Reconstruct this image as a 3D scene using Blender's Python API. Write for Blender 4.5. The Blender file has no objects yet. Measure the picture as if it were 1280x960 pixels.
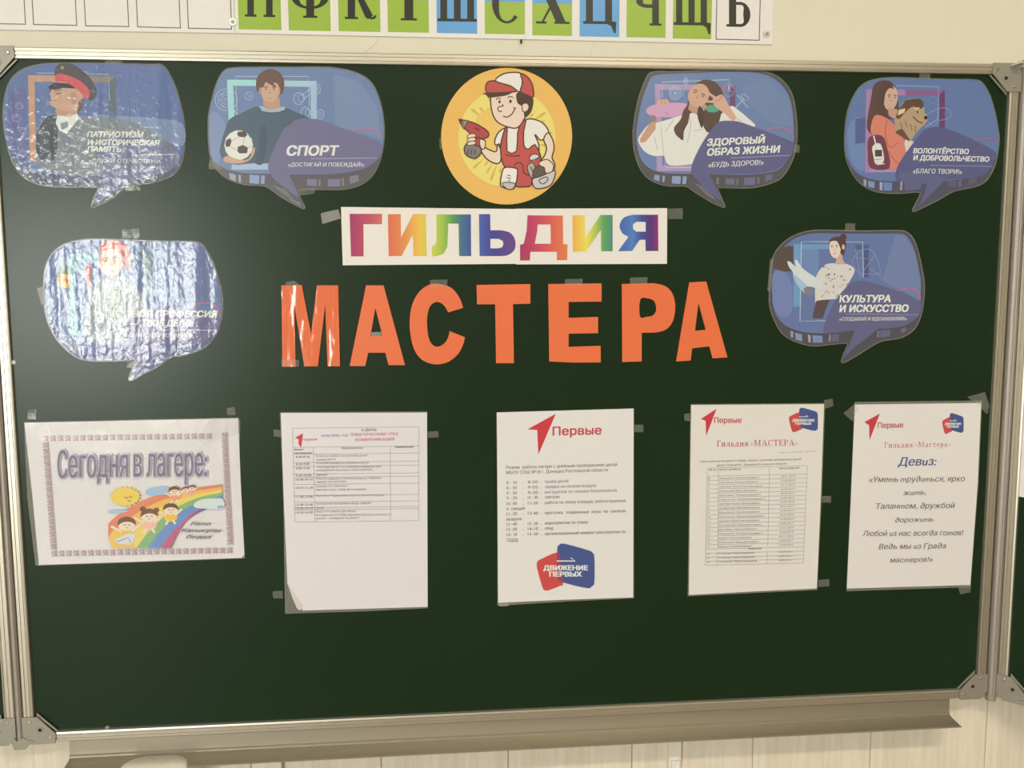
import bpy, bmesh, math, random
from mathutils import Vector, Matrix, Euler
from mathutils.geometry import tessellate_polygon
random.seed(7)
PI = math.pi
scene = bpy.context.scene
COL = scene.collection
Z0 = 1.45                      # height of the board centre above the floor

# ------------------------------------------------------------------ camera
CAM_LOC = Vector((-0.16882, -1.47800, 0.20470 + Z0))
CAM_ROT = Euler((1.450395, 0.002983, -0.099254), 'XYZ')
F = 1251.382
cd = bpy.data.cameras.new('camera'); cam = bpy.data.objects.new('camera', cd)
COL.objects.link(cam); cam.location = CAM_LOC; cam.rotation_euler = CAM_ROT
cd.sensor_fit = 'HORIZONTAL'; cd.sensor_width = 36.0; cd.lens = F * 36.0 / 1280.0
cd.clip_start = 0.01
scene.camera = cam

# ------------------------------------------------------------------ world, lights, exposure
w = bpy.data.worlds.new('world'); scene.world = w; w.use_nodes = True
w.node_tree.nodes['Background'].inputs[0].default_value = (0.75, 0.85, 1.0, 1)
w.node_tree.nodes['Background'].inputs[1].default_value = 1.0
scene.view_settings.view_transform = 'Standard'
scene.view_settings.look = 'None'
scene.view_settings.exposure = -0.16
scene.view_settings.gamma = 1.0
RX0, RX1, RY0, RY1, RZ1 = -3.85, 3.4, -6.6, 0.035, 3.05     # the room
def area(name, loc, rot, sx, sy, power, color):
    l = bpy.data.lights.new(name, 'AREA'); l.shape = 'RECTANGLE'; l.size = sx; l.size_y = sy
    l.energy = power; l.color = color
    o = bpy.data.objects.new(name, l); COL.objects.link(o); o.location = loc; o.rotation_euler = rot
    return o
WX0, WX1, WZ0, WZ1 = -3.7, -2.05, 0.72, 2.18            # the window in the back wall
area('window_daylight', ((WX0+WX1)/2, RY0-0.16, (WZ0+WZ1)/2), (PI/2, 0, 0), WX1-WX0, WZ1-WZ0, 270, (0.97, 1.0, 0.94))
LAMPS = [(-1.4, -2.2), (0.6, -2.2), (-1.4, -4.6), (0.9, -4.6)]
LAMP_POWER = [1, 42, 8, 26]
WARM = (1.0, 0.84, 0.64)

# ------------------------------------------------------------------ pixel -> plane (measuring helper)
RM = CAM_ROT.to_matrix()
def ray(u, v):
    return RM @ Vector(((u - 640) / F, (480 - v) / F, -1.0))
def P(u, v, y=0.0):
    d = ray(u, v); return CAM_LOC + d * ((y - CAM_LOC.y) / d.y)
def Zm(ox, oy, s):              # measurement on an enlarged detail -> photograph pixels
    return lambda x, y: (ox + x / s, oy + y / s)

# ------------------------------------------------------------------ colours and materials
def lin(c): return tuple(((x/255.)/12.92 if x/255. <= .04045 else ((x/255.+.055)/1.055)**2.4) for x in c)
KL = (0.86, 0.79, 0.69)         # colour of the room light on white paper
def alb(c):
    l = lin(c); return tuple(min(0.88, max(0.004, a/k)) for a, k in zip(l, KL))
def mute(c, t=.12, tb=.28, lift=2):
    g = .3*c[0] + .55*c[1] + .15*c[2]; k = tb if c[2] > c[0] and c[2] > c[1]*1.03 else t
    return tuple(min(232, v + (g-v)*k + lift) for v in c)
def mat(name, color=(200,200,200), rough=0.6, metal=0.0, spec=0.5, raw=False, coat=0.0):
    m = bpy.data.materials.new(name); m.use_nodes = True
    b = m.node_tree.nodes['Principled BSDF']
    c = color if raw else alb(color)
    b.inputs['Base Color'].default_value = (*c, 1); b.inputs['Roughness'].default_value = rough
    b.inputs['Metallic'].default_value = metal; b.inputs['Specular IOR Level'].default_value = spec
    b.inputs['Coat Weight'].default_value = coat
    return m
def nn(m, t, **k):
    n = m.node_tree.nodes.new(t)
    for a, b in k.items(): setattr(n, a, b)
    return n
def noise_bump(m, scale, strength, dist=0.002, vec=(1,1,1), detail=3, chain=None):
    nt = m.node_tree; b = nt.nodes['Principled BSDF']
    tc = nn(m, 'ShaderNodeTexCoord'); mp = nn(m, 'ShaderNodeMapping'); mp.inputs['Scale'].default_value = vec
    no = nn(m, 'ShaderNodeTexNoise'); no.inputs['Scale'].default_value = scale; no.inputs['Detail'].default_value = detail
    bu = nn(m, 'ShaderNodeBump'); bu.inputs['Strength'].default_value = strength; bu.inputs['Distance'].default_value = dist
    nt.links.new(tc.outputs['Object'], mp.inputs[0]); nt.links.new(mp.outputs[0], no.inputs['Vector'])
    nt.links.new(no.outputs['Fac'], bu.inputs['Height'])
    if chain: nt.links.new(chain.outputs[0], bu.inputs['Normal'])
    nt.links.new(bu.outputs[0], b.inputs['Normal'])
    return bu, no, mp
def noise_color(m, c1, c2, scale, vec=(1,1,1), lo=.35, hi=.65, detail=4):
    nt = m.node_tree; b = nt.nodes['Principled BSDF']
    tc = nn(m, 'ShaderNodeTexCoord'); mp = nn(m, 'ShaderNodeMapping'); mp.inputs['Scale'].default_value = vec
    no = nn(m, 'ShaderNodeTexNoise'); no.inputs['Scale'].default_value = scale; no.inputs['Detail'].default_value = detail
    cr = nn(m, 'ShaderNodeValToRGB')
    cr.color_ramp.elements[0].position = lo; cr.color_ramp.elements[1].position = hi
    cr.color_ramp.elements[0].color = (*c1, 1); cr.color_ramp.elements[1].color = (*c2, 1)
    nt.links.new(tc.outputs['Object'], mp.inputs[0]); nt.links.new(mp.outputs[0], no.inputs['Vector'])
    nt.links.new(no.outputs['Fac'], cr.inputs[0]); nt.links.new(cr.outputs[0], b.inputs['Base Color'])
def printed(name, rough, spec=0.5, coat=0.0, bumps=()):
    """paper that takes its printed colours from the mesh"""
    m = mat(name, rough=rough, spec=spec); nt = m.node_tree; b = nt.nodes['Principled BSDF']
    a = nn(m, 'ShaderNodeAttribute'); a.attribute_name = 'Col'
    nt.links.new(a.outputs['Color'], b.inputs['Base Color'])
    b.inputs['Coat Weight'].default_value = coat; b.inputs['Coat Roughness'].default_value = 0.12
    ch = None
    for bp in bumps: ch = noise_bump(m, *bp, chain=ch)[0]
    return m
M = {}
M['paint'] = mat('cream_wall_paint', (222,211,184), 0.75, spec=0.25); noise_bump(M['paint'], 60, .12, .001)
M['room'] = mat('room_wall_paint', (196,184,158), 0.8, spec=.2)
M['ceil'] = mat('ceiling_paint', (215,212,205), 0.9, spec=.1)
M['floor'] = mat('floor_linoleum', (120,92,66), 0.5)
M['pvc'] = mat('lower_wall_panel', (212,196,170), 0.55, spec=.3)
noise_color(M['pvc'], alb((212,196,170)), alb((228,212,188)), 22, (6,1,.35), .3, .7)
noise_bump(M['pvc'], 60, .25, .001, (5,1,.12))
M['board'] = mat('green_enamel_board', raw=True, color=(.010,.024,.011), rough=0.28, spec=.245)
noise_color(M['board'], (.0085,.027,.0105), (.012,.033,.0135), 2.2, (1,1,1.4), .3, .75, 6)
noise_bump(M['board'], 220, .05, .0004)
M['alu'] = mat('anodised_aluminium', raw=True, color=(.58,.55,.47), rough=0.36, metal=.75); noise_bump(M['alu'], 90, .06, .0005, (.1,1,.1))
M['alu2'] = mat('tray_aluminium', raw=True, color=(.44,.41,.34), rough=0.42, metal=.7); noise_bump(M['alu2'], 60, .10, .0005, (.1,1,1))
M['hinge'] = mat('hinge_aluminium', raw=True, color=(.42,.39,.36), rough=0.5, metal=.6)
M['bracket'] = mat('cast_corner_grey', raw=True, color=(.36,.35,.30), rough=0.5, metal=.35)
M['steel'] = mat('bright_steel', raw=True, color=(.8,.8,.76), rough=0.25, metal=1)
M['hole'] = mat('dark_hole', raw=True, color=(.02,.02,.018), rough=.8)
M['strip'] = mat('banner_plastic', (228,222,208), 0.45)
M['conduit'] = mat('conduit_plastic', (222,212,192), 0.4)
M['cloth'] = mat('cream_cloth', (204,193,168), 0.9, spec=.1); noise_bump(M['cloth'], 300, .4, .001)
M['lampmat'] = mat('lamp_housing', (235,235,230), .5)
em = bpy.data.materials.new('lamp_diffuser'); em.use_nodes = True
eb = em.node_tree.nodes['Principled BSDF']; eb.inputs['Emission Color'].default_value = (*WARM, 1); eb.inputs['Emission Strength'].default_value = 3
M['diffuser'] = em
M['matte_print'] = printed('print_on_paper', .55, .35, bumps=((9,.10,.004),))
M['paper_print'] = printed('print_in_clear_sleeve', .32, .4, bumps=((7,.18,.004),))
M['crinkled_print'] = printed('print_in_crumpled_sleeve', .16, .5, bumps=((7,.30,.006),(38,.35,.002,(1.6,1,.7))))
M['gloss_print'] = printed('glossy_laminated_print', .22, .5, bumps=((6,.16,.004),))
M['wavy_print'] = printed('wavy_laminated_print', .12, .42, bumps=((9,.75,.009,(1.9,1,.22)),(120,.5,.0016,(1,1,.8),4)))
M['orange'] = mat('orange_card', (224,110,66), .35, spec=.4); noise_bump(M['orange'], 9, .2, .004)
M['orange_shiny'] = mat('orange_card_under_tape', (224,112,72), 0.13, spec=.5); noise_bump(M['orange_shiny'], 16, .7, .008, (1.5,1,.5))
def film(name, alpha, rough, bump, tint=(.75,.76,.70)):
    m = mat(name, raw=True, color=tint, rough=rough, spec=.8); nt = m.node_tree; b = nt.nodes['Principled BSDF']
    b.inputs['Alpha'].default_value = alpha
    noise_bump(m, 60, bump, .003)
    return m
M['film'] = film('laminating_film', .16, .16, .3)
M['tape'] = film('clear_adhesive_tape', .10, .14, .5)
M['milky_tape'] = film('milky_adhesive_tape', .22, .4, .3)

# ------------------------------------------------------------------ object helpers
def tag(o, label=None, cat=None, group=None, kind=None):
    if label: o['label'] = label
    if cat: o['category'] = cat
    if group: o['group'] = group
    if kind: o['kind'] = kind
    return o
def link(name, me, parent=None):
    o = bpy.data.objects.new(name, me); COL.objects.link(o)
    if parent: o.parent = parent
    return o
def empty(name, loc, label, cat, group=None):
    o = bpy.data.objects.new(name, None); COL.objects.link(o); o.location = loc; o.empty_display_size = .02
    return tag(o, label, cat, group)
def base_of(o):
    v = Vector((0,0,0))
    while o: v = v + o.location; o = o.parent
    return v
class MB:
    """collects geometry in world space; build() links it as one mesh object"""
    def __init__(s): s.v = []; s.f = []; s.c = []
    def add(s, vs, fs, col=None):
        k = len(s.v); s.v += [Vector(v) for v in vs]; s.f += [tuple(i + k for i in f) for f in fs]
        s.c += [col] * len(fs)
    def box(s, x0, x1, y0, y1, z0, z1, col=None):
        s.add([(x0,y0,z0),(x1,y0,z0),(x1,y1,z0),(x0,y1,z0),(x0,y0,z1),(x1,y0,z1),(x1,y1,z1),(x0,y1,z1)],
              [(0,3,2,1),(4,5,6,7),(0,1,5,4),(1,2,6,5),(2,3,7,6),(3,0,4,7)], col)
    def cyl(s, c, ax, r, h, n=20, r2=None):
        c = Vector(c); ax = Vector(ax).normalized(); t = ax.orthogonal().normalized(); b = ax.cross(t)
        r2 = r if r2 is None else r2
        vs = [c + (t*math.cos(2*PI*i/n) + b*math.sin(2*PI*i/n))*r for i in range(n)]
        vs += [c + ax*h + (t*math.cos(2*PI*i/n) + b*math.sin(2*PI*i/n))*r2 for i in range(n)]
        s.add(vs, [(i,(i+1)%n,n+(i+1)%n,n+i) for i in range(n)] + [tuple(range(n-1,-1,-1)), tuple(range(n,2*n))])
    def prism(s, loop, d, holes=(), col=None):
        """loop: 3D points of a flat outline; extruded by vector d"""
        loops = [[Vector(p) for p in loop]] + [[Vector(p) for p in h] for h in holes]
        flat = [p for l in loops for p in l]; n = len(flat); d = Vector(d)
        tris = tessellate_polygon(loops)
        vs = flat + [p + d for p in flat]
        fs = [tuple(t) for t in tris] + [tuple(i + n for i in reversed(t)) for t in tris]
        k = 0
        for l in loops:
            m = len(l)
            fs += [(k+i, k+(i+1)%m, n+k+(i+1)%m, n+k+i) for i in range(m)]
            k += m
        s.add(vs, fs, col)
    def extrusion(s, prof, a, b, up, out):
        """profile [(o,h)] swept from a to b: o along out, h along up"""
        a = Vector(a); b = Vector(b); up = Vector(up); out = Vector(out); n = len(prof)
        vs = [a + out*o + up*h for o, h in prof] + [b + out*o + up*h for o, h in prof]
        s.add(vs, [(i,(i+1)%n,n+(i+1)%n,n+i) for i in range(n)] + [tuple(range(n)), tuple(range(2*n-1,n-1,-1))])
    def build(s, name, m, parent=None, smooth=False, fix=True):
        me = bpy.data.meshes.new(name); o = base_of(parent)
        me.from_pydata([v - o for v in s.v], [], s.f)
        if any(c is not None for c in s.c):
            at = me.color_attributes.new('Col', 'FLOAT_COLOR', 'CORNER'); dat = at.data
            for p, c in zip(me.polygons, s.c):
                c = c or (0.5,0.5,0.5)
                for li in p.loop_indices:
                    cc = c(s.v[me.loops[li].vertex_index]) if callable(c) else c
                    dat[li].color = (*cc, 1)
        me.materials.append(m)
        if fix:
            bm = bmesh.new(); bm.from_mesh(me); bmesh.ops.recalc_face_normals(bm, faces=bm.faces); bm.to_mesh(me); bm.free()
        if smooth:
            for p in me.polygons: p.use_smooth = True
        return link(name, me, parent)
def smooth(pts, n=5, closed=True):
    out = []; m = len(pts)
    for i in range(m if closed else m - 1):
        g = (lambda k: pts[k % m]) if closed else (lambda k: pts[max(0, min(m-1, k))])
        p0, p1, p2, p3 = g(i-1), g(i), g(i+1), g(i+2)
        for j in range(n):
            t = j / n
            out.append(tuple(.5*((2*p1[k]) + (-p0[k]+p2[k])*t + (2*p0[k]-5*p1[k]+4*p2[k]-p3[k])*t*t + (-p0[k]+3*p1[k]-3*p2[k]+p3[k])*t**3) for k in (0,1)))
    if not closed: out.append(tuple(pts[-1]))
    return out
def ell(cx, cy, rx, ry, n=28, a0=0, a1=2*PI, tilt=0):
    full = abs(a1 - a0 - 2*PI) < 1e-6; k = n if full else n + 1; ct, st = math.cos(tilt), math.sin(tilt)
    r = []
    for i in range(k):
        a = a0 + (a1-a0)*i/n; x, y = rx*math.cos(a), ry*math.sin(a)
        r.append((cx + x*ct - y*st, cy + x*st + y*ct))
    return r
def ribbon(pts, wd, closed=False, taper=False):
    """outline of a line of width wd through pts"""
    n = len(pts); L = []; R = []
    for i in range(n):
        if closed: a, b = pts[(i-1) % n], pts[(i+1) % n]
        else: a, b = pts[max(0,i-1)], pts[min(n-1,i+1)]
        dx, dy = b[0]-a[0], b[1]-a[1]; l = math.hypot(dx, dy) or 1
        ww = wd/2 * ((.25 + .75*math.sin(PI*min(1, max(0, i/(n-1))))) if taper else 1)
        L.append((pts[i][0]-dy/l*ww, pts[i][1]+dx/l*ww)); R.append((pts[i][0]+dy/l*ww, pts[i][1]-dx/l*ww))
    return L, R

# ------------------------------------------------------------------ text outlines from the built-in font
TXT = {}
_fc = bpy.data.curves.new('lettering', 'FONT'); _fo = bpy.data.objects.new('lettering', _fc); COL.objects.link(_fo)
_fc.resolution_u = 2; _fc.size = 100.0
from mathutils.geometry import interpolate_bezier
def contours(t):
    _fc.body = t; bpy.context.view_layer.update()
    dg = bpy.context.evaluated_depsgraph_get(); cu = _fo.to_curve(dg); res = []
    for sp in cu.splines:
        bp = sp.bezier_points; n = len(bp); pts = []
        for i in range(n):
            p, q = bp[i], bp[(i+1) % n]
            straight = ((p.handle_right - p.co).cross(q.co - p.co)).length < 1e-2 and ((q.handle_left - q.co).cross(q.co - p.co)).length < 1e-2
            if straight: pts.append((p.co.x/100, p.co.y/100))
            else: pts += [(v.x/100, v.y/100) for v in interpolate_bezier(p.co, p.handle_right, q.handle_left, q.co, 4)[:-1]]
        res.append(pts)
    _fo.to_curve_clear(); return res
def fill(loops):
    """winding fill of overlapping outlines as horizontal slices"""
    E_ = []
    for l in loops:
        for (x0, y0), (x1, y1) in zip(l, l[1:] + l[:1]):
            if abs(y1-y0) > 1e-6: E_.append((x0,y0,x1,y1,1) if y1 > y0 else (x1,y1,x0,y0,-1))
    ys = {round(v, 5) for e in E_ for v in (e[1], e[3])}
    for i, a in enumerate(E_):
        for b in E_[i+1:]:
            lo, hi = max(a[1], b[1]), min(a[3], b[3])
            if hi - lo < 1e-5: continue
            f = lambda e, y: e[0] + (e[2]-e[0])*(y-e[1])/(e[3]-e[1])
            d0, d1 = f(a, lo)-f(b, lo), f(a, hi)-f(b, hi)
            if d0*d1 < 0 and min(abs(d0), abs(d1)) > 1e-6: ys.add(round(lo + (hi-lo)*d0/(d0-d1), 5))
    ys = sorted(ys); vs = []; fs = []; open_ = {}
    for y0, y1 in zip(ys, ys[1:]):
        if y1-y0 < 4e-5: continue
        ym = (y0+y1)/2; act = []
        for e in E_:
            if e[1] < ym < e[3]:
                g = lambda y: e[0] + (e[2]-e[0])*(y-e[1])/(e[3]-e[1])
                act.append((g(ym), g(y0), g(y1), e[4]))
        act.sort(); wn = 0; st = None
        for a in act:
            if wn == 0: st = a
            wn += a[3]
            if wn == 0:
                k = len(vs); vs += [(st[1],y0),(a[1],y0),(a[2],y1),(st[2],y1)]; fs.append((k,k+1,k+2,k+3))
    return vs, fs
GLY = {}
HX = min(x for x, y in contours('Н')[0])
def glyph(ch):
    if ch not in GLY:
        vs, fs = fill(contours(ch)) if ch != ' ' else ([], [])
        GLY[ch] = (vs, fs, min(x for x, y in contours(ch + 'Н')[-1]) - HX)
    return GLY[ch]
def outline(t, *_):
    if t not in TXT:
        vs = []; fs = []; X = 0
        for ch in t:
            gv, gf, adv = glyph(ch); k = len(vs)
            vs += [(x+X, y) for x, y in gv]; fs += [tuple(i+k for i in f) for f in gf]; X += adv
        TXT[t] = (vs, fs, min(v[0] for v in vs), max(v[0] for v in vs))
    return TXT[t]
_c = outline('Н'); CAPH = max(v[1] for v in _c[0])

class Art:
    """flat print on one sheet: polygons in photograph pixels, laid on the plane y = y0, each layer a hair in front"""
    STEP = 1.0e-5
    def __init__(s, root, y0, zm, material):
        s.root = root; s.y = y0; s.z = zm; s.m = material; s.mb = MB(); s.n = 0; s.fade = (.10, .24, -1)
    def part(s, name, label=None):
        """closes the print collected so far into one child mesh"""
        if s.mb.v:
            o = s.mb.build(name, s.m, s.root, fix=False)
            if label: o['label'] = label
        s.mb = MB()
    def lay(s): s.n += 1; return s.y - s.n * s.STEP
    def raw(s, vs, fs, col):      # vs in zoom units
        y = s.lay(); c = alb(mute(col, *s.fade)) if not callable(col) else None
        pts = [P(*s.z(a, b), y) for a, b in vs]
        if callable(col):
            for f in fs:
                q = [vs[i] for i in f]; cx = sum(a for a, b in q)/len(q); cy = sum(b for a, b in q)/len(q)
                s.mb.add([pts[i] for i in f], [tuple(range(len(f)))], alb(mute(col(cx, cy), *s.fade)))
        else: s.mb.add(pts, fs, c)
    def poly(s, loop, col, holes=()):
        loops = [[Vector((a, b, 0)) for a, b in l] for l in [loop, *holes]]
        flat = [p for l in [loop, *holes] for p in l]
        s.raw(flat, [tuple(t) for t in tessellate_polygon(loops)], col)
    def line(s, pts, wd, col, closed=False, taper=False):
        L, R = ribbon(pts, wd, closed, taper); n = len(pts)
        s.raw(L + R, [(i, (i+1) % n, n+(i+1) % n, n+i) for i in range(n if closed else n-1)], col)
    def cline(s, pts, wd, col, closed=False, taper=False): s.line(smooth(pts, 5, closed), wd, col, closed, taper)
    def rect(s, x0, y0, x1, y1, col): s.raw([(x0,y0),(x1,y0),(x1,y1),(x0,y1)], [(0,1,2,3)], col)
    def dot(s, x, y, r, col, ry=None): s.poly(ell(x, y, r, ry or r, 14), col)
    def grad(s, loop, colf, x0, x1, k=14, holes=()):
        """polygon whose ink changes colour from left to right"""
        bm = bmesh.new(); loops = [[Vector((a, b, 0)) for a, b in l] for l in [loop, *holes]]
        vs = [bm.verts.new(p) for l in loops for p in l]
        for t in tessellate_polygon(loops):
            try: bm.faces.new([vs[i] for i in t])
            except ValueError: pass
        for i in range(1, k):
            bmesh.ops.bisect_plane(bm, geom=bm.verts[:]+bm.edges[:]+bm.faces[:], plane_co=(x0+(x1-x0)*i/k,0,0), plane_no=(1,0,0))
        bm.verts.index_update()
        s.raw([(v.co.x, v.co.y) for v in bm.verts], [tuple(v.index for v in f.verts) for f in bm.faces], colf); bm.free()
    def text(s, t, x0, y0, x1, y1, h, col, bold=0.0, shear=0.0, res=2, space=1.0):
        vs, fs, a, b = outline(t, 0.0, res, space); W = b - a
        if bold < .012: sh = [(0, 0)]
        elif bold < .03: sh = [(-bold*.6, 0), (bold*.6, 0)]
        else: sh = [(i*bold*.8, j*bold*.55) for i in (-1, 0, 1) for j in (-1, 1)]
        for dx, dy in sh:
            q = []
            for x, y in vs:
                X, Y = x + dx, y + dy
                q.append((x0 + (X-a)/W*(x1-x0) + (Y/CAPH)*h*shear, y0 + (X-a)/W*(y1-y0) - Y/CAPH*h))
            s.raw(q, fs, col)
    # a serif alphabet drawn stroke by stroke (thick stems, hairlines, slab feet)
    def serif(s, t, x0, y0, x1, y1, h, col, T=.17, th=.05, gap=.10):
        gl = []; X = 0
        for ch in t:
            if ch == ' ': X += .28; continue
            wd, prims = serif_glyph(ch, T, th); gl.append((X, prims)); X += wd + gap
        X -= gap
        mp = lambda x, y: (x0 + x/X*(x1-x0), y0 + x/X*(y1-y0) - y*h)
        for j in range(max(len(pr) for _, pr in gl)):
            vs = []; fs = []
            for ox, prims in gl:
                if j >= len(prims): continue
                q = prims[j]; k = len(vs)
                if q[0] == 'p':
                    vs += [mp(ox+x, y) for x, y in q[1]]
                    fs += [tuple(i+k for i in tt) for tt in tessellate_polygon([[Vector((a,b,0)) for a,b in q[1]]])]
                else:
                    L, R = q[1]; n = len(L)
                    vs += [mp(ox+x, y) for x, y in L+R]; fs += [(k+i,k+i+1,k+n+i+1,k+n+i) for i in range(n-1)]
            s.raw(vs, fs, col)

def serif_glyph(ch, T, th):
    p = []
    def R(x0, y0, x1, y1): p.append(('p', [(x0,y0),(x1,y0),(x1,y1),(x0,y1)]))
    def Q(*a): p.append(('p', list(a)))
    e = .075
    def stem(x, y0=0, y1=1, top=True, bot=True, TT=None):
        w_ = TT or T; R(x, y0, x+w_, y1)
        if bot: R(x-e, y0, x+w_+e, y0+th)
        if top: R(x-e, y1-th, x+w_+e, y1)
    def arc(cx, cy, rx, ry, a0, a1, n=16, TT=None, tt=None):
        w1 = TT or T; w0 = tt or th*1.1; L = []; Rr = []
        for i in range(n+1):
            a = math.radians(a0 + (a1-a0)*i/n); wv = w0 + (w1-w0)*abs(math.cos(a))**1.4
            L.append((cx+rx*math.cos(a), cy+ry*math.sin(a))); Rr.append((cx+(rx-wv)*math.cos(a), cy+(ry-min(w0,wv)-(wv-w0)*.15)*math.sin(a)))
        p.append(('s', (L, Rr)))
    X = .66                         # x-height
    if ch == 'П': stem(e); stem(.62); R(e, 1-th*1.6, .62+T, 1); return .62+T+e, p
    if ch == 'п': stem(e,0,X); stem(.42,0,X); R(e,X-th*1.4,.42+T,X); return .42+T+e, p
    if ch == 'Ф':
        stem(.40); arc(.49,.52,.45,.30,90,270); arc(.49,.52,.45,.30,-90,90); return .98, p
    if ch in 'Кк':
        H = 1 if ch == 'К' else X
        stem(e,0,H); arc(e+T+.02,H*.92,.34,H*.40,-90,-12,TT=T*.5); R(e+T,H*.49,e+T+.1,H*.55)
        p.append(('p',[(.58,H*.9),(.66,H),(.72,H*.93),(.68,H*.83),(.60,H*.83)]))
        Q((e+T+.05,H*.52),(e+T+.20,H*.56),(.72,.10),(.60,0),(.52,.06)); arc(.70,.12,.12,.12,180,350,TT=.06); return .80, p
    if ch in 'Тт':
        H = 1 if ch == 'Т' else X; W = .78 if H == 1 else .58
        stem(W/2-T/2,0,H,top=False); R(0,H-th*1.3,W,H); Q((0,H),(.05,H-.24*H),(.09,H-.24*H),(.12,H-th)); Q((W,H),(W-.05,H-.24*H),(W-.09,H-.24*H),(W-.12,H-th)); return W, p
    if ch in 'ШЩ':
        for x in (e,.45,.82): stem(x, bot=False)
        R(0, 0, .82+T+e, th*1.3)
        if ch == 'Щ': Q((.88,th),(.82+T+.12,th),(.82+T+.10,-.22),(.82+T+.05,-.22),(.99,-.05),(.88,0)); return 1.14, p
        return .82+T+e, p
    if ch == 'Ц':
        stem(e,bot=False); stem(.60,bot=False); R(0,0,.60+T+e,th*1.3); Q((.66,th),(.60+T+.12,th),(.60+T+.10,-.22),(.60+T+.05,-.22),(.77,-.05),(.66,0)); return .92, p
    if ch in 'СсCе':
        H = 1 if ch in 'С' else X; W = .76 if H == 1 else .50
        arc(W*.53,H/2,W*.53,H/2+.01,50,318,24); 
        if ch == 'е': R(T*.6,H*.50,W,H*.50+th*1.1); arc(W*.53,H/2,W*.47,H/2,0,90,TT=T*.8)
        elif H == 1: Q((W*.84,.98),(W*.97,.98),(W*.97,.66),(W*.93,.66),(W*.85,.86))
        else: p.append(('p', ell(W*.80,H*.80,T*.5,T*.5,8)))
        return W, p
    if ch == 'Х':
        Q((.07,1),(.07+T*1.35,1),(.80,0),(.80-T*1.35,0)); Q((.66,1),(.66+th*1.4,1),(.18,0),(.12,0))
        for a, b, y in ((0,.36,1-th),(.54,.82,1-th),(.0,.28,0),(.48,.88,0)): R(a,y,b,y+th)
        return .88, p
    if ch == 'Ч':
        stem(.52); R(e,.55,e+T,1); R(0,1-th,e+T+e,1); arc(.38,.60,.305,.16,180,275,TT=T*.95,tt=.09); R(.38,.44,.56,.53); return .52+T+e, p
    if ch in 'Ььы':
        H = 1 if ch == 'Ь' else X; stem(e,0,H); R(e+T,H*.53-.0,e+T+.16,H*.53+th*1.2); R(e+T,0,e+T+.16,th*1.2)
        W = .70 if H == 1 else .52; arc(e+T+.12,H*.265+th*.6,W-(e+T+.12),H*.265+th*.6,-90,90)
        if ch == 'ы': stem(W+.05,0,H); return W+.05+T+e, p
        return W, p
    if ch in 'Гг': H = 1 if ch == 'Г' else X; W = .62 if H == 1 else .44; stem(e,0,H); R(0,H-th*1.3,W,H); Q((W,H),(W-.03,H*.72),(W-.07,H*.72),(W-.12,H-th)); return W, p
    if ch == 'и': stem(e,0,X); stem(.44,0,X); Q((e+T,.06),(e+T,.16),(.44,X-.06),(.44,X-.16)); return .44+T+e, p
    if ch == 'л': stem(.38,0,X); R(.16,X-th*1.4,.38+T,X); Q((.19,X),(.25,X),(.20,.10),(.10,0),(.0,0),(.02,.10),(.10,.10)); return .38+T+e, p
    if ch in 'дД':
        H = X; stem(.40,0,H,bot=False); R(.2,H-th*1.4,.40+T,H); Q((.2,H),(.26,H),(.16,th),(.08,th)); R(0,0,.40+T+.1,th*1.5); R(0,-.14,.05,.02); R(.40+T+.05,-.14,.40+T+.1,.02); return .40+T+.1, p
    if ch == 'я': stem(.36,0,X); arc(.30,.46,.26,.19,90,270); R(.30,X-th,.40,X); R(.28,.27,.40,.27+th); Q((.20,.29),(.32,.29),(.14,0),(0,0),(0,th)); return .36+T+e, p
    if ch == 'М': stem(.08,TT=th*1.5); stem(.84,TT=T); Q((.08,1),(.08+T*1.2,1),(.52,.10),(.46,0)); Q((.84+T*.3,1),(.84,1),(.46,0),(.52,.10)); return 1.06+e, p
    if ch == 'А': Q((.40,1),(.46,1),(.84,0),(.62,0)); Q((.40,1),(.44,.93),(.15,0),(.08,0)); R(.22,.30,.66,.30+th); R(0,0,.26,th); R(.54,0,.90,th); return .90, p
    if ch == 'Е': stem(e); R(e,0,.66,th); R(e,1-th,.64,1); R(e+T,.5,.5,.5+th); R(.46,.38,.50,.66); Q((.64,1),(.61,.76),(.57,.76),(.52,1)); Q((.68,.28),(.64,.28),(.52,0),(.66,0)); return .68, p
    if ch in 'Рр':
        if ch == 'Р': stem(e); arc(e+T+.10,.735,.32,.265,-90,90); R(e+T,1-th,e+T+.1,1); R(e+T,.47,e+T+.1,.47+th); return .68, p
        stem(e,-.28,X,TT=T*.9); arc(.32,X/2,.24,X/2,-90,90); arc(.32,X/2,.16,X/2,90,270,TT=th); return .56, p
    if ch == 'а': stem(.32,0,X-.12,top=False); arc(.26,X-.2,.22,.2,10,160,TT=T*.9); arc(.24,.17,.22,.18,90,270); R(.24,.31,.36,.35); R(.22,0,.34,.05); return .54, p
    if ch == 'в': stem(e,0,X); arc(.28,X*.76,.18,X*.24,-90,90); arc(.28,X*.26,.22,X*.26,-90,90); R(e+T,X-th,.3,X); R(e+T,0,.3,th); R(e+T,X*.5,.3,X*.5+th); return .50, p
    if ch in '«»':
        d = 1 if ch == '«' else -1
        for k in (0,.2):
            a = (.02+k, .34) if d == 1 else (.20+k, .34); b = (.18+k) if d == 1 else (.04+k)
            Q(a, (b, .56), (b, .47), (a[0]+d*.06, .34)); Q(a, (b, .12), (b, .21), (a[0]+d*.06, .34))
        return .44, p
    R(0,0,.3,th); return .3, p
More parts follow.
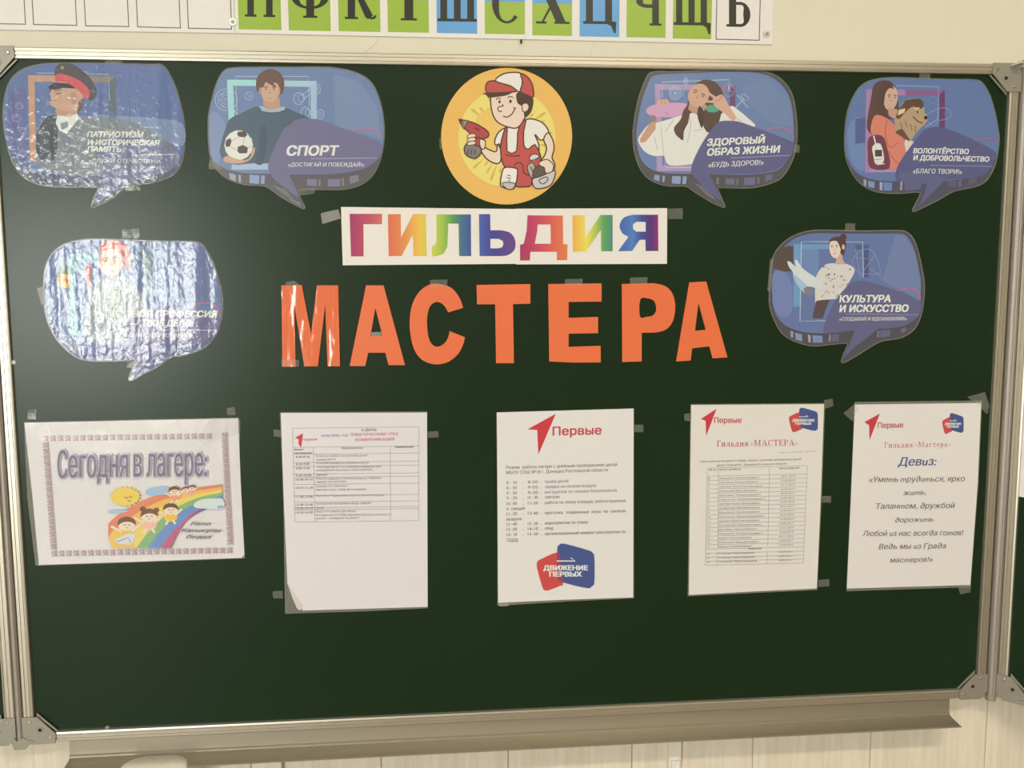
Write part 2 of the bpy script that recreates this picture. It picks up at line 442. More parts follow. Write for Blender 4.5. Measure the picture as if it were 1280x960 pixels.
# ================================================================== the setting
def struct(name, mb, m): return tag(mb.build(name, m), kind='structure')
b = MB(); b.box(RX0-.1, RX1+.1, RY0-.15, RY1+.1, -.1, 0); struct('floor', b, M['floor'])
b = MB(); b.box(RX0-.1, RX1+.1, RY0-.15, RY1+.1, RZ1, RZ1+.1); struct('ceiling', b, M['ceil'])
b = MB(); b.box(RX0, RX1, RY1, RY1+.1, 0, RZ1); wall_front = struct('wall_front', b, M['paint'])
b = MB(); b.box(RX0-.1, RX0, RY0-.15, RY1+.1, 0, RZ1); struct('wall_left', b, M['room'])
b = MB(); b.box(RX1, RX1+.1, RY0-.15, RY1+.1, 0, RZ1); struct('wall_right', b, M['room'])
b = MB(); b.box(RX0, WX0, RY0-.15, RY0, 0, RZ1); b.box(WX1, RX1, RY0-.15, RY0, 0, RZ1)
b.box(WX0, WX1, RY0-.15, RY0, 0, WZ0); b.box(WX0, WX1, RY0-.15, RY0, WZ1, RZ1); struct('wall_back', b, M['room'])
win = bpy.data.objects.new('window_1', None); COL.objects.link(win); win.location = ((WX0+WX1)/2, RY0-.05, WZ0); win['kind'] = 'structure'
M['winframe'] = mat('window_frame_white', (225,225,220), .4)
b = MB()
for x0, x1 in ((WX0, WX0+.05), (WX0+.72, WX0+.78), (WX1-.05, WX1)): b.box(x0, x1, RY0-.09, RY0-.03, WZ0, WZ1)
for z0, z1 in ((WZ0, WZ0+.05), (WZ1-.05, WZ1)): b.box(WX0+.05, WX1-.05, RY0-.085, RY0-.035, z0, z1)
b.build('window_frame', M['winframe'], win)
b = MB(); b.box(WX0-.04, WX1+.04, RY0-.03, RY0+.12, WZ0-.035, WZ0-.001); b.build('window_sill', M['winframe'], win)
gm = bpy.data.materials.new('window_glass'); gm.use_nodes = True; nt = gm.node_tree; nt.nodes.clear()
o_ = nt.nodes.new('ShaderNodeOutputMaterial'); mx = nt.nodes.new('ShaderNodeMixShader'); tr = nt.nodes.new('ShaderNodeBsdfTransparent'); gl = nt.nodes.new('ShaderNodeBsdfGlossy')
gl.inputs['Roughness'].default_value = .02; mx.inputs[0].default_value = .06
nt.links.new(tr.outputs[0], mx.inputs[1]); nt.links.new(gl.outputs[0], mx.inputs[2]); nt.links.new(mx.outputs[0], o_.inputs[0])
mid = (WX0+WX1)/2
for x0, x1 in ((WX0+.05, WX0+.72), (WX0+.78, WX1-.05)):
    b = MB(); b.box(x0, x1, RY0-.062, RY0-.058, WZ0+.05, WZ1-.05); b.build('pane', gm, win)

# lower wall: vertical panels with a fine joint between neighbours
SX = [P(u, 935, .029).x for u in (790, 941, 1088)]
pw = (SX[2]-SX[0])/2
me0 = None
k0 = math.floor((-1.7 - SX[0])/pw); x = SX[0] + k0*pw
while x < 1.75:
    if me0 is None:
        b = MB(); b.box(x+.0006, x+pw-.0006, .029, .0348, 0.02, 1.02); o = b.build('panel', M['pvc'], wall_front); me0 = o; bx = x
    else:
        c = me0.copy(); COL.objects.link(c); c.location.x = x - bx
    x += pw
b = MB(); b.box(-1.75, 1.75, .0255, .0347, 0.0, .019); tag(b.build('baseboard_front', M['winframe']), kind='structure')

# ceiling lamps
for i, ((lx, ly), pwr) in enumerate(zip(LAMPS, LAMP_POWER)):
    e = empty('ceiling_lamp', (lx, ly, RZ1), 'flush white ceiling lamp panel above the %s' % ['front row, left side', 'front row, right side', 'back row, left side', 'back row, right side'][i], 'lamp', 'ceiling lamps')
    b = MB(); b.box(lx-.62, lx+.62, ly-.12, ly+.12, RZ1-.05, RZ1-.0005); b.build('housing', M['lampmat'], e)
    b = MB(); b.box(lx-.59, lx+.59, ly-.095, ly+.095, RZ1-.056, RZ1-.0505); b.build('diffuser', M['diffuser'], e)
    area('lamp_light', (lx, ly, RZ1-.07), (0, 0, 0), 1.18, .2, pwr, WARM)

# ================================================================== chalkboard
RAILP = [(-.016,0),(.0035,0),(.0055,.0015),(.0055,.0052),(.0042,.0056),(.0042,.0066),(.0055,.007),(.0055,.0108),(.0042,.0112),(.0042,.0122),(.0055,.0126),(.0050,.0150),(0.001,.016),(-.016,.016)]
def xf(mb, T):
    mb.v = [T @ v for v in mb.v]; return mb
def make_board(root, W, H, T, brackets):
    """board panel in its own frame: x 0..W, z 0..H, writing face y = 0 (towards -y), T moves it into place"""
    n_ = (0,-1,0)
    b = MB(); b.box(.008, W-.008, .0, .014, .008, H-.008); xf(b, T).build('writing_surface', M['board'], root)
    for a, c, up in (((0,0,0),(W,0,0),(0,0,1)), ((W,0,H),(0,0,H),(0,0,-1)), ((0,0,H-.0165),(0,0,.0165),(1,0,0)), ((W,0,.0165),(W,0,H-.0165),(-1,0,0))):
        b = MB(); b.extrusion(RAILP, a, c, up, n_); xf(b, T).build('frame_rail', M['alu'], root)
    for cx, cz in brackets:
        sx = 1 if cx == 0 else -1; sz = 1 if cz == 0 else -1; X = cx*W; Z = cz*H
        q = lambda dx, dz, y: (X + sx*dx, y, Z + sz*dz)
        b = MB(); b.prism([q(a, d, -.0057) for a, d in [(.010,-.0008),(.045,-.0008),(.046,.014),(.021,.041),(-.0008,.041),(-.0008,.012)]], (0,-.0022,0))
        b.prism([q(a, d, -.0020) for a, d in [(.046,.0165),(.049,.0165),(.0195,.046),(.0195,.041)]], (0,-.002,0))
        br = xf(b, T).build('corner_bracket', M['bracket'], root)
        for dx, dz in ((.0105,.034),(.038,.0085)):
            b = MB(); b.cyl(q(dx, dz, -.0080), (0,-1,0), .0026, .0012, 12, .0014); xf(b, T).build('rivet', M['steel'], br)
        b = MB(); b.cyl(q(.024,.0215,-.0080), (0,-1,0), .0050, .0006, 16, .0046); xf(b, T).build('bolt_seat', M['bracket'], br)
        b = MB(); b.cyl(q(.0245,.0215,-.0087), (0,-1,0), .0027, .0003, 12); xf(b, T).build('bolt_hole', M['hole'], br)
ZB = Z0 - .5
board = empty('chalkboard', (0, 0, ZB), 'large green middle chalkboard with aluminium frame, hung with posters and papers', 'chalkboard')
make_board(board, 1.5, 1.0, Matrix.Translation((-.75, 0, ZB)), [(0,0),(1,0),(0,1),(1,1)])
for x in (-.6, .6):
    for z in (ZB+.12, ZB+.88):
        b = MB(); b.box(x-.03, x+.03, .0141, .0288 if z < 1.03 else .0349, z-.02, z+.02); b.build('wall_spacer', M['bracket'], board)
wl = empty('chalkboard_wing', (-1.14, 0, ZB), 'green folding board wing at the left edge, flat against the wall', 'chalkboard', 'folding wings of the chalkboard')
make_board(wl, .75, 1.0, Matrix.Translation((-.7612-.75, 0, ZB)), [(1,0),(1,1),(0,0),(0,1)])
b = MB(); b.box(-1.3, -1.24, .0141, .0349, ZB+.86, ZB+.9); b.box(-1.3, -1.24, .0141, .0288, ZB+.05, ZB+.06); b.build('wall_spacer', M['bracket'], wl)
WA = math.radians(45)
TW = Matrix.Translation((.7705, -.004, ZB)) @ Matrix.Rotation(-WA, 4, 'Z')
wr = empty('chalkboard_wing', tuple(TW @ Vector((.375, 0, 0))), 'green folding board wing at the right edge, swung out into the room', 'chalkboard', 'folding wings of the chalkboard')
make_board(wr, .75, 1.0, TW, [(0,0),(0,1),(1,0),(1,1)])
# hinge rods
b = MB(); b.cyl((-.7556, -.0035, ZB+.003), (0,0,1), .0047, .994, 18); hl = b.build('hinge_rod', M['hinge'], wl, smooth=False)
b = MB()
b.prism([P(u, v, -.006) for u, v in [(15,925.5),(19,921.5),(22,926),(31,921),(34,924),(44,925),(38,930),(33,935.5),(19,936.5)]], (0,-.0035,0)); b.build('hinge_clip', M['bracket'], wl)
b = MB(); b.cyl((.7597, -.004, ZB-.004), (0,0,1), .0082, 1.0, 20)
b.cyl((.7597, -.0125, ZB-.004), (0,0,1), .0016, 1.0, 10); b.build('hinge_rod', M['hinge'], wr)
b = MB(); a0, a1 = P(1262, 83, -.006), P(1283, 77.5, -.03); b.cyl(a0, a1-a0, .0022, (a1-a0).length, 10)
b.cyl(a0+(a1-a0)*.55, a1-a0, .0045, .008, 10); b.build('hinge_pin', M['steel'], wr)

# ---- chalk tray
tray = empty('chalk_tray', (0, .0, ZB-.045), 'long aluminium chalk tray fixed under the middle chalkboard', 'tray')
zt = ZB - .0006
TX0, TX1 = P(86, 941, -.004).x, P(1188, 889, -.004).x
b = MB(); b.extrusion([(0,0),(-.006,0),(-.006,-.024),(-.003,-.0265),(.0,-.0275),(.0028,-.0265),(.0028,-.0245),(0,-.0225)], (TX0,0,zt), (TX1,0,zt), (0,0,1), (0,-1,0))
b.build('back_flange', M['alu2'], tray, smooth=False)
b = MB(); b.extrusion([(.0030,-.0266),(.012,-.0285),(.036,-.0300),(.0385,-.0290),(.0400,-.0300),(.0385,-.0318),(.012,-.0302),(.0030,-.0284)], (TX0+.0005,0,zt), (TX1-.0005,0,zt), (0,0,1), (0,-1,0))
b.build('shelf', M['alu2'], tray)
b = MB()
for x in (TX0+.1, TX1-.1, 0.0): b.box(x-.02, x+.02, .0062, .0288, zt-.02, zt-.004)
b.build('wall_bracket', M['bracket'], tray)
# cloth on the tray, hanging over its front edge
def cloth():
    b = MB(); zt2 = zt - .0292; path = [(-.006,.0012),(-.014,.0035),(-.024,.0050),(-.034,.0045),(-.041,.0015),(-.0445,-.006),(-.0455,-.02),(-.0460,-.036)]
    n = 26; vs = []; xs0, xs1 = P(152, 948, -.03).x, P(236, 948, -.03).x
    for j, (y, z) in enumerate(path):
        ins = [.024,.012,.005,.001,0,0,0,.001][j]
        for i in range(n+1):
            t = i/n; xx = xs0+ins + (xs1-xs0-2*ins)*t
            wv = .0011*math.sin(t*19+j*.5)*min(1, j/3); e_ = max(0, abs(t-.5)*2-.8)/.2
            vs.append((xx, y - wv, zt2 + z - .0022*e_*e_*(j < 5)))
    N = len(vs); vs += [(x, y+.0020, z-.0012) for x, y, z in vs]; W = n+1; J = len(path)
    fs = [(j*W+i, j*W+i+1, (j+1)*W+i+1, (j+1)*W+i) for j in range(J-1) for i in range(n)]
    fs += [tuple(N+k for k in reversed(f)) for f in fs]
    rim = [i for i in range(W)] + [j*W+n for j in range(1, J)] + [(J-1)*W+i for i in range(n-1, -1, -1)] + [j*W for j in range(J-2, 0, -1)]
    fs += [(rim[k], rim[(k+1) % len(rim)], N+rim[(k+1) % len(rim)], N+rim[k]) for k in range(len(rim))]
    b.add(vs, fs); return b
tag(cloth().build('cloth', M['cloth'], smooth=True), 'small cream cloth draped over the left end of the chalk tray', 'cloth')

# ---- vertical cable ducts under the tray
def duct(u0, u1, v, label, fitting):
    x0, x1 = P(u0, v, .018).x, P(u1, v, .018).x
    root = empty('cable_duct', ((x0+x1)/2, .0288, 0.02), label, 'cable duct', 'cable ducts under the tray')
    b = MB(); b.extrusion([(0,0),(.0095,.0),(.0105,.001),(.0105,(x1-x0)-.001),(.0095,(x1-x0)),(0,(x1-x0))], (x0,.0287,.02), (x0,.0287,ZB-.034), (1,0,0), (0,-1,0)); b.build('cover', M['conduit'], root)
    if fitting:
        z = P((u0+u1)/2, 954, .015).z
        b = MB(); b.box(x0+.004, x1-.004, .0135, .0180, z-.012, z+.004); b.build('clip', M['winframe'], root)
duct(836, 852, 945, 'narrow cream vertical cable duct below the tray, right of centre', True)
duct(335, 352, 957, 'narrow cream vertical cable duct below the tray, at the left', False)

# ================================================================== banners above the board
YB = .0318                                     # face of the banner sheets
DARK = (40,43,34)
def screw(root, u, v):
    c = P(u, v, YB-.0001); b = MB(); b.cyl(c, (0,-1,0), .0062, .0012, 20, .0054); o = b.build('screw', M['steel'], root)
    b = MB(); b.cyl(c+Vector((0,-.0013,0)), (0,-1,0), .0026, .0003, 10); b.build('screw_recess', M['bracket'], o)
def banner(name, px, H, label):
    """px: bottom-left and bottom-right corner of the sheet"""
    a, c = P(*px[0], YB), P(*px[1], YB)
    root = empty(name, ((a.x+c.x)/2, RY1, (a.z+c.z)/2), label, 'banner')
    b = MB(); b.prism([a, c, c+Vector((0,0,H)), a+Vector((0,0,H))], (0, RY1-.0002-YB, 0)); b.build('sheet', M['strip'], root)
    return root
r1 = banner('blank_letter_banner', [(-200, 34.0), (293.5, 41.3)], .20, 'pale wall banner of empty outlined boxes, top left above the board')
A = Art(r1, YB, lambda x, y: (x, y), M['paper_print'])
def box_outline(A, bl, br, h, wd, col):
    """upright box from its bottom corners, outlined"""
    y = A.lay(); p, q = P(*bl, y), P(*br, y); up = Vector((0,0,h)); ww = Vector((wd,0,0)); wz = Vector((0,0,wd))
    for a, b_, c, d in ((p, q, q+wz, p+wz), (p+up-wz, q+up-wz, q+up, p+up), (p+wz, p+ww+wz, p+ww+up-wz, p+up-wz), (q-ww+wz, q+wz, q+up-wz, q-ww+up-wz)):
        A.mb.add([a, b_, c, d], [(0,1,2,3)], alb(col))
for (xa, ya), (xb, yb) in [((-153,28.2),(-97,29.1)),((-88,29.4),(-33,30)),((-24,29.9),(32.5,30.8)),((41.5,31.2),(96.5,32.3)),((106.5,32.8),(161.5,33.8)),((171.5,34.1),(226,35.5)),((235,35.8),(290,37))]:
    box_outline(A, (xa, ya), (xb, yb), .085, .0012, (78,66,56)); A.part('empty_box')
screw(r1, 291, 27.5)
r2 = banner('alphabet_banner', [(294.0, 41.4), (966, 55.6)], .20, 'wall banner with serif letters on green and blue cards above the board')
GRN, BLU = (152,178,62), (98,158,205)
cells = [('П',298.4,351.9,37.2,'2',(306,344,21)),('Ф',361,413.6,38.5,'2',(362,413,22.3)),('К',423.4,475.7,39.5,'2',(431,470,24)),('Т',484.9,536.2,40.5,'2',(488,534,25.5)),
 ('Ш',546,596.5,41.7,'b',(547,596,26.8)),('С',606,656.2,42.7,'2',(615,650,28.8)),('Х',665.3,715,44.6,'2',(670,712,29.6)),('Ц',724.4,774.1,46,'b',(729,771,30)),
 ('Ч',782.9,831.8,47,'g',(792,827,31.8)),('Щ',840.8,889,48.7,'g',(842,889,31.5))]
for ch, ua, ub, vb, kind, (la, lb, lv) in cells:
    A = Art(r2, YB, lambda x, y: (x, y), M['paper_print'])
    y = A.lay(); p, q = P(ua, vb-.4, y), P(ub, vb+.4, y); p.z = q.z = (p.z+q.z)/2
    h = .090
    def quad(z0, z1, col): A.mb.add([p+Vector((0,0,z0)), q+Vector((0,0,z0)), q+Vector((0,0,z1)), p+Vector((0,0,z1))], [(0,1,2,3)], alb(col))
    if kind == 'b': quad(0, h, BLU)
    elif kind == 'g': quad(0, h, GRN)
    else: quad(0, h*.505, GRN); quad(h*.505, h, BLU)
    A.part('letter_card')
    A.serif(ch, la, lv-.3, lb, lv+.4, 50, DARK, T=.19, th=.055); A.part('letter')
A = Art(r2, YB, lambda x, y: (x, y), M['paper_print'])
box_outline(A, (894.5,49.5), (949.5,50.9), .09, .0013, (60,56,46)); A.part('letter_card', 'white card outlined in black')
A.serif('Ь', 908, 33.3, 938, 34, 52, DARK, T=.21, th=.06); A.part('letter')
screw(r2, 958.5, 42.5)

# hairline ridges in the wall paint and a small nail under the banner
for pts in ([(472,45.5),(471,50),(466,57),(455,64.5)], [(745,51),(741,57),(738.5,66),(738,72)]):
    b = MB(); q = [P(u, v, .0349) for u, v in smooth(pts, 4, False)]
    for a0, a1 in zip(q, q[1:]): b.cyl(a0, a1-a0, .0007, (a1-a0).length, 6)
    b.build('paint_ridge', M['paint'], wall_front)
c = P(651, 52.5, .034); b = MB(); b.cyl((0,.0009,0), (0,-1,0), .0010, .005, 8); b.box(-.0012,.0012,-.0042,-.003,-.003,.003); o = b.build('nail', M['hole']); o.location = c
tag(o, 'tiny dark nail in the wall just below the alphabet banner', 'nail')
# ================================================================== posters and papers on the board
def sheet(name, zm, loop, col, m, parent, yf=-.0016, th=.0011, holes=()):
    """one flat card or paper: front face at y = yf"""
    b = MB(); b.prism([P(*zm(x, y), yf) for x, y in loop], (0, th, 0), [[P(*zm(x, y), yf) for x, y in h] for h in holes], col=alb(col) if col else None)
    return b.build(name, m, parent)
def center(zm, loop):
    xs = [p[0] for p in loop]; ys = [p[1] for p in loop]
    c = P(*zm((min(xs)+max(xs))/2, max(ys)), 0); return (c.x, 0, c.z)
def grow(loop, d):
    cx = sum(p[0] for p in loop)/len(loop); cy = sum(p[1] for p in loop)/len(loop); a = 0
    for i in range(len(loop)): a += loop[i-1][0]*loop[i][1]-loop[i][0]*loop[i-1][1]
    L, R = ribbon(loop, 2*d, True)
    return R if a > 0 else L
def tape(root, zm, loop, y=-.0021, milky=False, name='tape'):
    b = MB(); b.prism([P(*zm(x, yy), y) for x, yy in loop], (0, .00025, 0)); return b.build(name, M['milky_tape' if milky else 'tape'], root)
def q4(x0, y0, x1, y1, t=0): return [(x0, y0), (x1, y0+t), (x1-t, y1), (x0-t, y1-t)]
WHT = (214,216,228)

def bubble(zm, outline_, inner_low, blob, label, base, band, blobc, tones, material, redline, group='speech bubble posters', clear=True):
    out = smooth(outline_, 4)
    root = empty('speech_bubble_poster', center(zm, outline_), label, 'poster', group)
    sheet('backing_card', zm, out, band, material, root)
    if clear: sheet('laminate_edge', zm, grow(out, 7), None, M['film'], root, yf=-.0011, th=.0006)
    A = Art(root, -.0016, zm, material); A.fade = (.14, .44, 3)
    return root, A, out
def clip_above(out, low):
    """part of the outline above the curve low (left to right)"""
    x0, x1 = low[0][0], low[-1][0]
    def ylow(x):
        if x <= x0: return low[0][1]
        for a, b in zip(low, low[1:]):
            if x <= b[0]: return a[1] + (b[1]-a[1])*(x-a[0])/max(1e-6, b[0]-a[0])
        return low[-1][1]
    top = [p for p in out if p[1] < ylow(p[0]) - 2]
    # order: from right end over the top to the left end
    k = max(range(len(top)), key=lambda i: math.hypot(top[i][0]-top[i-1][0], top[i][1]-top[i-1][1]))
    top = top[k:] + top[:k]
    if math.hypot(top[0][0]-low[-1][0], top[0][1]-low[-1][1]) < math.hypot(top[0][0]-low[0][0], top[0][1]-low[0][1]): return top + list(low)
    return top + list(reversed(low))
def frame2(A, x0, y0, x1, y1, wd, cl, cr, skew=0, bottom=True):
    """coloured square frame: left colour cl fading to right colour cr"""
    m = (x0+x1)/2; mixc = tuple((a+b)//2 for a, b in zip(cl, cr))
    A.poly([(x0,y0),(x0+wd,y0),(x0+wd+skew,y1),(x0+skew,y1)], cl)
    A.poly([(x0+wd,y0),(m,y0+4),(m,y0+wd+4),(x0+wd,y0+wd)], cl); A.poly([(m,y0+4),(x1,y0+8),(x1,y0+wd+8),(m,y0+wd+4)], mixc)
    A.poly([(x1-wd,y0+wd),(x1,y0+8),(x1,y1),(x1-wd,y1)], cr)
    if bottom: A.rect(x0+wd+skew, y1-wd, x1-wd, y1, cl)
def face(A, cx, cy, rx, ry, col, tilt=0, look=0, smile=True, shade=None):
    A.poly(ell(cx, cy, rx, ry, 26, tilt=tilt), col)
    ct, st = math.cos(tilt), math.sin(tilt)
    f = lambda x, y: (cx + (x*rx+look*rx)*ct - y*ry*st, cy + (x*rx+look*rx)*st + y*ry*ct)
    dk = tuple(int(c*.42) for c in col); md = tuple(int(c*.82) for c in col)
    for s_ in (-.42, .42):
        A.line([f(s_-.20,-.22), f(s_,-.28), f(s_+.20,-.22)], ry*.07, dk)
        A.poly([f(s_-.16,-.08), f(s_,-.15), f(s_+.16,-.08), f(s_,-.03)], dk)
    A.poly([f(-.02,-.05), f(.12,.26), f(-.10,.30), f(-.06,.22)], md)
    if smile: A.poly([f(-.28,.50), f(0,.54), f(.28,.48), (f(.12,.64)), f(-.12,.65)], (150,75,75)); A.line([f(-.2,.54), f(0,.58), f(.2,.53)], ry*.05, (225,205,195))
    else: A.poly([f(-.2,.52), f(0,.47), f(.2,.52), f(0,.62)], (165,80,80))
def windows(A, sp):
    for loop, c in sp: A.poly(loop, c)

# ---------------- 1: patriotism, top left (zoom of pixels 0..250, 60..270)
z1 = Zm(0, 60, 4.572)
o1 = [(22,420),(28,290),(60,190),(120,130),(220,98),(330,90),(500,90),(700,93),(860,97),(925,100),(965,150),(1005,240),(1035,350),(1052,450),(1050,560),(1035,650),(1000,710),(940,745),(860,768),(770,778),(715,795),(640,855),(560,895),(527,907),(540,860),(562,800),(545,791),(400,792),(270,785),(190,765),(120,720),(75,650),(45,560)]
R1, A, out = bubble(z1, o1, None, None, 'glossy blue speech bubble poster at top left, officer in a red-banded cap', None, (96,100,116), None, None, M['wavy_print'], None)
low = smooth([(50,575),(80,625),(150,680),(260,715),(400,735),(560,735),(700,730),(850,715),(960,685),(1040,620)], 5, False)
A.poly(clip_above(out, low), (84,112,184))
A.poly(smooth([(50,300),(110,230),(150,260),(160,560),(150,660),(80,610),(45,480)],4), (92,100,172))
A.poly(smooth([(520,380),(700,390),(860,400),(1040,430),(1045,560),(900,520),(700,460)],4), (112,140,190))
for (x, y, r) in ((110,330,22),(95,400,26),(130,470,20),(90,540,30),(130,600,22)):
    A.cline(ell(x, y, r, r*.8, 12), 4, (120,140,196), closed=True); A.line([(x-r,y+6),(x,y-r*.5),(x+r,y+10)], 4, (120,140,196))
for k in range(5): A.poly([(90+k*42,660+k*12),(112+k*42,668+k*12),(112+k*42,700+k*10),(92+k*42,690+k*10)], (132,150,190))
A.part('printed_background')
frame2(A, 160, 155, 660, 650, 36, (190,142,108), (84,112,118), skew=12)
A.rect(660-36, 380, 662, 655, (84,112,184)); A.line([(210,142),(620,150),(626,300)], 4, (150,170,215)); A.part('printed_frame')
A.poly(smooth([(205,640),(212,480),(250,400),(330,370),(420,380),(560,400),(700,410),(820,450),(900,500),(980,560),(1000,640),(960,690),(700,725),(400,730),(260,700)],4), (118,128,138))
A.poly(smooth([(215,480),(260,400),(320,390),(330,520),(310,640),(230,640),(205,560)],4), (80,84,100))
A.poly([(330,380),(440,370),(452,400),(380,490),(340,470),(318,430)], (208,212,205)); A.poly([(345,430),(385,420),(392,450),(352,470)], (130,140,150))
A.poly([(330,330),(460,300),(455,365),(400,395),(330,385),(315,360)], (184,140,120))
A.poly([(318,180),(455,215),(478,260),(465,320),(450,350),(395,362),(330,350),(300,335),(282,322),(284,305),(294,300),(286,285),(292,272),(280,268),(296,240),(284,225)], (192,150,124))
A.poly(smooth([(405,262),(432,258),(440,290),(428,318),(408,312)],3), (176,128,104)); A.line([(318,262),(345,258),(356,264)], 5, (90,70,66)); A.line([(300,300),(322,298)], 4, (140,80,80)); A.line([(310,246),(352,238)], 5, (100,80,72))
A.poly([(276,222),(310,196),(420,205),(440,232),(360,228),(318,238),(284,236)], (60,62,74))
A.poly(smooth([(312,160),(325,100),(380,86),(430,100),(490,145),(535,200),(552,250),(540,285),(510,300),(470,220),(400,170),(340,145)],4), (84,80,82))
A.poly(smooth([(318,155),(352,147),(420,168),(480,205),(512,250),(505,285),(490,292),(455,250),(400,208),(350,192),(316,190)],4), (206,84,92)); A.dot(356, 112, 10, (150,140,110))
A.poly([(450,300),(480,290),(470,340),(440,380)], (110,88,88))
for (x, y) in ((455,420),(520,440),(600,460)): A.poly([(x,y),(x+60,y+12),(x+56,y+24),(x,y+14)], (150,156,150))
A.part('printed_portrait')
A.poly(smooth([(560,560),(700,500),(850,520),(1010,590),(1010,660),(940,715),(780,750),(700,790),(610,850),(540,895),(575,800),(590,700)],4), (112,118,162)); A.part('printed_bubble')
A.line([(760,612),(1000,608)], 3, WHT)
A.text('ПАТРИОТИЗМ', 498,508, 815,510, 31, WHT, .04, .18); A.text('И ИСТОРИЧЕСКАЯ', 500,553, 906,557, 30, WHT, .04, .18)
A.text('ПАМЯТЬ', 500,592, 690,594, 30, WHT, .04, .18); A.text('«СЛУЖИ ОТЕЧЕСТВУ!»', 505,655, 905,660, 24, WHT, .012, .15); A.part('lettering')

# ---------------- 2: sport
z2 = Zm(240, 70, 4.8)
o2 = [(100,430),(105,340),(130,230),(160,140),(200,86),(260,73),(400,70),(600,70),(800,70),(880,78),(960,95),(1030,125),(1080,170),(1115,240),(1138,330),(1150,430),(1145,540),(1120,640),(1075,720),(1010,770),(920,795),(800,798),(700,797),(645,800),(640,830),(655,870),(675,912),(630,895),(540,845),(440,778),(330,770),(240,745),(170,700),(125,640),(105,550)]
R2_, A, out = bubble(z2, o2, None, None, 'blue speech bubble poster at top left, boy holding a football', None, (97,92,98), None, None, M['gloss_print'], None)
low = smooth([(108,590),(140,640),(210,680),(320,702),(440,706),(620,712),(780,712),(920,700),(1040,672),(1130,600)], 5, False)
A.poly(clip_above(out, low), (94,128,190))
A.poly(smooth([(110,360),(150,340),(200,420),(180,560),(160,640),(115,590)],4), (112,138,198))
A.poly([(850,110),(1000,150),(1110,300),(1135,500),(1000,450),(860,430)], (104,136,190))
windows(A, [([(222,700),(262,712),(264,752),(228,738)],(140,152,180)), ([(278,712),(294,716),(292,760),(280,756)],(140,152,180)), ([(345,712),(405,716),(402,768),(345,762)],(118,152,210)), ([(415,716),(438,718),(434,768),(412,766)],(118,152,210)),
 ([(690,738),(750,740),(748,780),(690,776)],(120,118,160)), ([(815,738),(890,738),(888,782),(815,782)],(118,116,160)), ([(945,722),(1000,714),(1000,752),(950,768)],(122,120,140)), ([(760,742),(772,742),(770,780),(758,780)],(130,122,110)), ([(900,735),(912,733),(912,778),(900,780)],(130,122,110)), ([(480,775),(560,800),(610,862),(550,830)],(112,112,120)), ([(575,850),(650,880),(655,900),(600,870)],(112,118,130))])
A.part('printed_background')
frame2(A, 210, 142, 748, 400, 36, (150,206,212), (140,186,222), skew=10, bottom=False); A.rect(238, 645, 470, 682, (148,180,224)); A.line([(262,150),(262,122),(697,122),(704,300)], 3, (178,206,230)); A.line([(262,150),(270,330)], 3, (178,206,230))
A.part('printed_frame')
ic = (150,184,226)
A.line(ell(205,262,66,66,24), 4, ic, closed=True); A.line(ell(205,262,48,48,20), 3, ic, closed=True)
for x, y in ((185,235),(215,232),(175,262),(205,262),(232,262),(190,290),(220,290)): A.line(ell(x,y,9,9,8), 3, ic, closed=True)
A.line([(250,320),(285,370)], 8, ic); A.line(ell(342,240,24,24,16), 3, ic, closed=True); A.line([(330,225),(345,240),(335,258)], 3, ic); A.line([(345,240),(362,240)], 3, ic)
A.line(ell(640,255,30,36,18), 4, ic, closed=True); A.line(ell(655,250,20,26,14), 3, ic, closed=True); A.line([(668,262),(715,222)], 4, ic); A.line([(655,240),(705,200)], 4, ic); A.line(ell(738,200,32,34,18), 4, ic, closed=True); A.line(ell(738,200,16,18,14), 4, ic, closed=True)
A.line(ell(680,340,26,34,16), 4, ic, closed=True); A.line(ell(694,340,14,22,14), 3, ic, closed=True); A.line([(706,330),(750,332)], 4, ic); A.line([(706,350),(750,350)], 4, ic); A.line(ell(770,350,22,28,16), 4, ic, closed=True); A.line(ell(770,350,8,12,10), 3, ic, closed=True)
A.part('printed_icons')
A.poly(smooth([(200,440),(225,380),(300,340),(380,305),(420,312),(560,312),(620,335),(700,372),(640,400),(560,430),(520,500),(470,600),(455,642),(365,642),(250,650),(170,595),(178,510)],4), (68,98,122))
A.poly(smooth([(410,440),(440,420),(450,500),(430,640),(380,640),(400,540)],3), (60,88,112)); A.line([(520,470),(580,440),(640,445)], 4, (84,112,136)); A.line([(510,500),(570,470)], 4, (60,88,112))
A.poly([(402,300),(560,306),(556,322),(520,335),(470,338),(420,330)], (158,172,196))
A.poly([(424,250),(526,250),(530,310),(480,322),(430,310)], (186,142,118)); A.poly([(395,205),(408,196),(412,232),(400,226)], (186,142,118)); A.poly([(535,205),(528,196),(522,232),(534,226)], (186,142,118))
A.poly(smooth([(384,170),(392,125),(425,92),(470,78),(520,95),(548,135),(553,180),(545,215),(530,232),(520,180),(410,180),(402,215),(390,210)],4), (104,78,66))
face(A, 468, 205, 56, 72, (200,156,130))
A.poly(smooth([(400,175),(410,120),(460,95),(520,115),(542,160),(538,195),(515,168),(488,160),(505,190),(460,165),(440,158),(432,180),(418,190)],4), (108,80,68))
A.part('printed_portrait')
A.dot(280, 535, 86, (216,212,206), 90)
for pp in ([(275,455),(315,450),(332,470),(318,488),(285,485),(270,472)], [(205,505),(228,492),(238,510),(228,540),(208,548),(200,530)], [(275,545),(305,534),(336,550),(330,583),(285,585),(272,570)]): A.poly(pp, (86,74,72))
for l in ([(318,488),(305,534)],[(285,485),(238,510)],[(332,470),(362,500)],[(228,540),(272,570)],[(336,550),(366,540)]): A.line(l, 3, (160,152,150))
